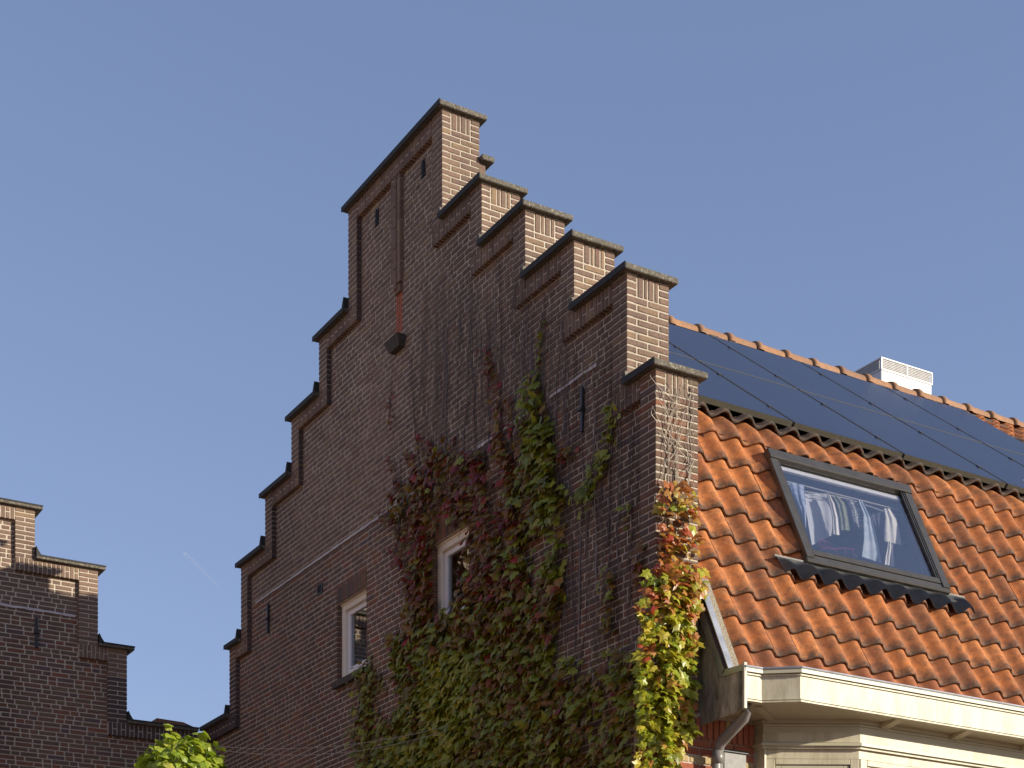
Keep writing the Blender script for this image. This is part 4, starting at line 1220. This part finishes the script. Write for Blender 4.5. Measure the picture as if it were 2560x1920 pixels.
# area-uniform sampling on the wall
lo = onX(800*K, 1700*K, REL); hi = onX(1430*K, 800*K, REL)
ymin, ymax, zmin, zmax = 0.02, 6.2, 2.45, 7.2
cnt = 0
while cnt < 5200:
    yy, zz = r.uniform(ymin, ymax), r.uniform(zmin, zmax)
    u, v = project((REL, yy, zz)); x, y = u/K, v/K
    nz = mnoise.noise(Vector((yy*2.2, zz*2.2, 0)))*26+mnoise.noise(Vector((yy*7, zz*7, 5)))*12
    if not inpoly(x+nz*.5, y+nz, MAIN): cnt += 0; 
    if inpoly(x+nz*.5, y+nz, MAIN) and not inpoly(x+nz*.1, y+nz*.1, HOLE):
        dens = 1.0
        if y < 1330: dens = .62+1.15*mnoise.noise(Vector((yy*4.6, zz*1.0, 9)))+max(0, (y-1180)/400)
        if inpoly(x, y, BARE): dens = .12
        if x > 1235: dens = .45+.9*mnoise.noise(Vector((yy*5, zz*2.6, 2)))
        if r.random() < dens: wall_leaf(x, y)
    cnt += 1 if False else 0
    if len(leaves) > 7600: break
def strand(pts, w, n_, cks, size=(.05, .09), out=.07):
    for _ in range(n_):
        t = r.random()*(len(pts)-1); i = min(int(t), len(pts)-2); q = t-i
        x = pts[i][0]+(pts[i+1][0]-pts[i][0])*q+r.gauss(0, w); y = pts[i][1]+(pts[i+1][1]-pts[i][1])*q+r.gauss(0, w)
        wall_leaf(x, y, r.choice(cks), r.uniform(*size), out)
strand([(1330,880),(1318,960),(1300,1020),(1272,1060),(1272,1100)], 9, 85, ['leaf_green'])
strand([(1322,1235),(1326,1300),(1318,1370)], 7, 42, ['leaf_green', 'leaf_olive'], (.04, .08))
strand([(1400,1170),(1392,1215),(1385,1260)], 7, 24, ['leaf_red', 'leaf_olive'])
strand([(1368,1090),(1362,1150)], 5, 12, ['leaf_olive', 'leaf_green'], (.04, .06))
strand([(1175,690),(1172,760),(1165,830)], 5, 60, ['leaf_olive', 'leaf_green'], (.025, .05), .03)
strand([(1058,745),(1072,830),(1085,960)], 6, 95, ['leaf_red', 'leaf_red', 'leaf_olive'], (.03, .065), .05)
strand([(1105,850),(1110,960)], 6, 40, ['leaf_red', 'leaf_olive'], (.03, .06), .05)
strand([(1240,960),(1215,1000)], 6, 24, ['leaf_olive', 'leaf_red'], (.04, .07))
strand([(852,850),(845,880),(855,930)], 3, 26, ['leaf_red'], (.025, .04), .02)
strand([(842,985),(850,1020)], 3, 16, ['leaf_red', 'leaf_olive'], (.025, .045), .02)
strand([(905,930),(920,980),(935,1010)], 4, 34, ['leaf_red', 'leaf_olive'], (.03, .055), .03)
strand([(880,975),(900,1010)], 5, 22, ['leaf_olive', 'leaf_red'], (.03, .06), .03)
strand([(930,940),(945,1000)], 4, 26, ['leaf_red'], (.03, .05), .03)
strand([(828,1110),(850,1130),(880,1160),(875,1200)], 7, 50, ['leaf_red', 'leaf_olive'], (.04, .07))
strand([(845,1190),(860,1190),(880,1230)], 5, 18, ['leaf_red'], (.03, .06))
strand([(855,1040),(880,1050)], 6, 26, ['leaf_red', 'leaf_olive'], (.04, .07))
strand([(800,1435),(800,1500),(795,1580),(800,1690)], 13, 330, ['leaf_green', 'leaf_olive', 'leaf_green'], (.05, .09))
strand([(790,1470),(760,1480)], 5, 18, ['leaf_olive'], (.03, .05))
strand([(1180,1030),(1220,1090)], 14, 60, ['leaf_green'])
strand([(955,1500),(965,1560),(940,1620)], 14, 130, ['leaf_yellow', 'leaf_green'], (.06, .10), .13)  # extra yellow leaves that thicken the painted patch of reflected light

def finish_plant(root, items, limit, nm='leaf'):
    sc = []
    for i, (me, m4) in enumerate(items):
        p = m4.translation; u, v = project(p); s = m4.col[1].xyz.length
        a = s/(p-CAM).length*(1 if 0 < u < 2560 and 0 < v < 1910 else 0)
        sc.append((a+0.002*max(0, (REL-p.x))*0, i))
    sc.sort(reverse=True); ch_ = {i for a, i in sc[:limit]}
    rest = []
    for i, (me, m4) in enumerate(items):
        if i in ch_:
            o = bpy.data.objects.new(nm, me); put(o, root, m4.translation)
            mm = m4.copy(); mm.translation = m4.translation-WORLD[root.name]; o.matrix_local = mm
        else: rest.append((me, m4))
    by = {}
    for me, m4 in rest: by.setdefault(me.materials[0].name, []).append((me, m4))
    V = []; F = []; MI = []; mats = []; n0 = 0
    for ki, (k_, its) in enumerate(by.items()):
        mats.append(its[0][0].materials[0])
        for me, m4 in its:
            co = np.empty(len(me.vertices)*3); me.vertices.foreach_get('co', co); co = co.reshape(-1, 3)
            A = np.array(m4); V.append(co@A[:3, :3].T+A[:3, 3])
            F.extend([tuple(i+n0 for i in p.vertices) for p in me.polygons]); MI.extend([ki]*len(me.polygons)); n0 += len(co)
    if V: obj('foliage', np.concatenate(V), F, mats, root, kind='stuff', mi=MI)
finish_plant(creeper, leaves, 290)
# bare stems climbing the wall
def stem_path(x0, y0, x1, y1, wob, n_=16, seed=0, X=REL-0.01):
    r_ = random.Random(seed); pts = []; off = 0
    for i in range(n_+1):
        t = i/n_; off += r_.gauss(0, wob)
        q = onX((x0+(x1-x0)*t+off)*K, (y0+(y1-y0)*t)*K, X)
        # ride over the raised band
        pts.append(q)
    out = []
    for q in pts:
        yi = q.y; ht = top_at(min(max(yi, 0.01), W-.01))
        h_ = top_at(min(max(yi-STRIP, 0.01), W-.01))
        inb = q.z > min(ht, h_)-BAND-0.03
        out.append(Vector((-0.012 if inb else X, q.y, min(q.z, ht-COP-.02))))
    return out
r2 = random.Random(21)
mains = [(870,1120,868,930),(905,1050,890,760),(940,1000,985,560),(960,1000,955,700),(1000,980,1015,640),(1030,1000,1040,600),(1060,980,1055,700),(1085,960,1075,520),(1100,960,1110,560),(1125,960,1120,600),(1150,900,1160,530),(1165,860,1175,610),(1195,1000,1215,700),(1210,1100,1230,620),(1240,1400,1225,700),(1250,1350,1265,620),(1265,1200,1300,680),(1290,1250,1290,800),(1310,1180,1330,700),(1340,1250,1345,800),(1360,1300,1370,850),(1240,1650,1240,1380),(1235,1500,1275,1250),(1300,1300,1345,1050),(860,1200,840,960),(842,900,838,770),(1385,1500,1400,900)]
for i, (a, b_, c, d) in enumerate(mains):
    t = MB(); t.tube(stem_path(a, b_, c, d, 1.6, 18, i), 0.007 if i % 3 else 0.010, 4, 0.002); t.obj('stem', M['stem'], creeper)
t = MB()
for i in range(760):
    x = r2.uniform(900, 1400); yb = r2.uniform(850, 1500) if x > 1200 else r2.uniform(720, 1180)
    L_ = r2.uniform(60, 300); yt = max(yb-L_, 560+max(0, (1100-x))*0.2 if x < 1250 else 640+(x-1250)*1.6)
    if yt > yb-20: continue
    t.tube(stem_path(x, yb, x+r2.gauss(0, 12), yt, 1.5, 9, 100+i), r2.uniform(.0011, .0030), 3, .001, cap=False)
t.obj('fine_stems', M['stem'], creeper, kind='stuff')

# the sunlit creeper on the corner
corner = thing('climbing_creeper', 'sunlit yellow and orange creeper climbing the corner beside the roof tiles', 'climbing plant', (0.15, -0.1, GROUND))
CP = [(1428,1045),(1460,1040),(1490,1050),(1512,1075),(1500,1110),(1505,1160),(1500,1200),(1522,1262),(1528,1290),(1502,1305),(1500,1350),(1500,1480),(1502,1570),(1470,1620),(1445,1700),(1372,1700),(1385,1560),(1372,1450),(1383,1380),(1388,1290),(1402,1240),(1418,1180),(1420,1110)]
leaves = []
for _ in range(60000):
    x, y = r.uniform(1360, 1540), r.uniform(1020, 1700)
    nz = mnoise.noise(Vector((x*.03, y*.03, 0)))*16
    if not inpoly(x+nz, y, CP): continue
    if y < 1230 and r.random() < .58: continue
    dep = r.uniform(-.16, -.005)
    p = onY(x*K, y*K, dep)
    if p.x > 0.39: p.x = 0.39; 
    nrm = (-.1, -1, .12)
    if p.x < -0.02:
        p = onY(x*K, y*K, r.uniform(-.10, .04)); nrm = (-.7, -.7, .1)
    v = r.random()
    if y < 1240: ck = 'leaf_autumn' if v < .8 else 'leaf_yellow'
    elif y < 1330: ck = 'leaf_autumn' if v < .5 else 'leaf_yellow'
    else: ck = 'leaf_yellow' if v < .72 else ('leaf_autumn' if v < .84 else 'leaf_green')
    leaves.append((r.choice(LM[ck]), leaf_matrix(p, nrm, r.uniform(.048, .10), r, 1.1, (0.1, 1.15))))
    if len(leaves) > 1250: break
finish_plant(corner, leaves, 290)
for i in range(13):
    x = 1440+r2.uniform(-18, 60); pts = []; dx = r2.uniform(-3.5, 4.5); o_ = 0
    for k in range(12):
        o_ += r2.gauss(0, 5)
        yy = 1060-k*r2.uniform(19, 22)
        pts.append(onY(min(1498, max(1420, x+dx*k*.8+o_))*K, max(835, yy)*K, -0.012-0.01*(k % 2)))
    t = MB(); t.tube(pts, .0045, 4, .002); t.obj('stem', M['stem_pale'], corner)
t = MB()
for i in range(26):
    a = onY((1420+r2.uniform(0, 80))*K, r2.uniform(830, 1150)*K, -.01)
    pts = [a]; d = Vector((r2.uniform(-.05, .05), r2.uniform(-.03, 0), r2.uniform(.01, .07)))
    for k in range(6): d += Vector((r2.gauss(0, .012), r2.gauss(0, .006), r2.gauss(0, .012))); pts.append(Vector((min(.39, max(-.05, pts[-1].x+d.x)), max(-.06, min(-.006, pts[-1].y+d.y*.5)), min(5.45, pts[-1].z+d.z*.6))))
    t.tube(pts, .003, 3, .001, cap=False)
t.obj('tendrils', M['stem_pale'], corner, kind='stuff')

# ------------------------------------------------------------------ small clipped tree at the lower left
tc = Vector((-2.60, 3.0, 2.76))
tree = thing('lime_tree', 'small sunlit yellow green tree in front of the inner corner', 'tree', (tc.x, tc.y, GROUND))
b = MB(); b.tube([(tc.x+.03, tc.y, GROUND), (tc.x, tc.y+.02, 0.6), (tc.x+.02, tc.y, 1.9), (tc.x, tc.y, 2.6)], 0.07, 9, 0.035); b.obj('trunk', M['bark'], tree, smooth=True)
for i in range(9):
    a = i*0.7; b = MB(); e = tc+Vector((math.cos(a)*.2, math.sin(a)*.2, r.uniform(-.1, .2)))
    b.tube([tc-Vector((0, 0, .4)), tc+(e-tc)*.5-Vector((0, 0, .1)), e], 0.018, 6, .006); b.obj('branch', M['bark'], tree)
lime = leaf_mat('bright lime leaf', [(0, P(.26,.34,.03)), (.5, P(.36,.42,.045)), (.85, P(.19,.27,.025)), (1, P(.44,.42,.08))], .4)
def round_leaf(k):
    rr = random.Random(k+40); out = []
    for i in range(11):
        a = -math.pi/2+2*math.pi*i/11; rad = (.46+.05*rr.uniform(-1, 1)+(.1 if i % 2 else 0))
        out.append((math.cos(a)*rad, .45+math.sin(a)*rad))
    v = [(0, .42, .05)]+[(x, y, -.28*abs(x)**1.3-.1*abs(y-.45)+rr.uniform(-.03, .03)) for x, y in out]
    return mesh('leaf', v, [(0, 1+i, 1+(i+1) % 11) for i in range(11)], lime)
RL = [round_leaf(i) for i in range(3)]
leaves = []
for i in range(680):
    th_, ph = r.uniform(0, 2*math.pi), math.acos(r.uniform(-.75, 1))
    rad = r.uniform(.72, 1.0)
    lump = r.choice((1, 1, 1, 1.12))*(1+.38*mnoise.noise(Vector((math.cos(th_)*1.7, math.sin(th_)*1.7, ph*1.6))))
    d = Vector((math.sin(ph)*math.cos(th_)*.31, math.sin(ph)*math.sin(th_)*.31, math.cos(ph)*.30))*rad*lump
    p = tc+d
    leaves.append((r.choice(RL), leaf_matrix(p, (d.x, d.y, d.z*.5+.12), r.uniform(.055, .10), r, 1.3, (.2, 1.2))))
finish_plant(tree, leaves, 290)

# ------------------------------------------------------------------ wires
A = onX(1150*1.0, 1806, REL-.05)
for i, (pa, pb) in enumerate((((543, 1866), (1150, 1806)), ((543, 1874), (1140, 1818)))):
    b = MB(); p0 = onY(*pa, 3.3); p1 = onX(*pb, REL-.05); pts = []
    for k in range(15):
        t = k/14; q = p0.lerp(p1, t); q.z -= .10*4*t*(1-t)*(1+.3*i); pts.append(q)
    b.tube(pts, .0028, 4); o = b.obj('washing_line', M['stem_pale'], None)
    o['label'] = ('upper thin wire running from the small tree to the creeper' if i == 0 else 'lower thin wire running from the small tree to the creeper'); o['category'] = 'wire'; o['group'] = 'wires by the small tree'

# ------------------------------------------------------------------ distant vapour trail
m, t = newmat('vapour'); o_ = t.nodes.new('ShaderNodeOutputMaterial'); dd = t.nodes.new('ShaderNodeBsdfDiffuse'); dd.inputs[0].default_value = (.8, .8, .8, 1)
tt = t.nodes.new('ShaderNodeBsdfTransparent'); mx = t.nodes.new('ShaderNodeMixShader'); mx.inputs[0].default_value = .10
t.links.new(tt.outputs[0], mx.inputs[1]); t.links.new(dd.outputs[0], mx.inputs[2]); t.links.new(mx.outputs[0], o_.inputs[0])
p0 = onY(541, 1461, 800.0); p1 = onY(462, 1385, 880.0)
b = MB(); b.tube([p0, p0.lerp(p1, .3), p0.lerp(p1, .7), p1], .35, 8, 1.0); o = b.obj('vapour_trail', m, None)
o['label'] = 'faint short white vapour trail in the sky left of the gable'; o['category'] = 'vapour trail'
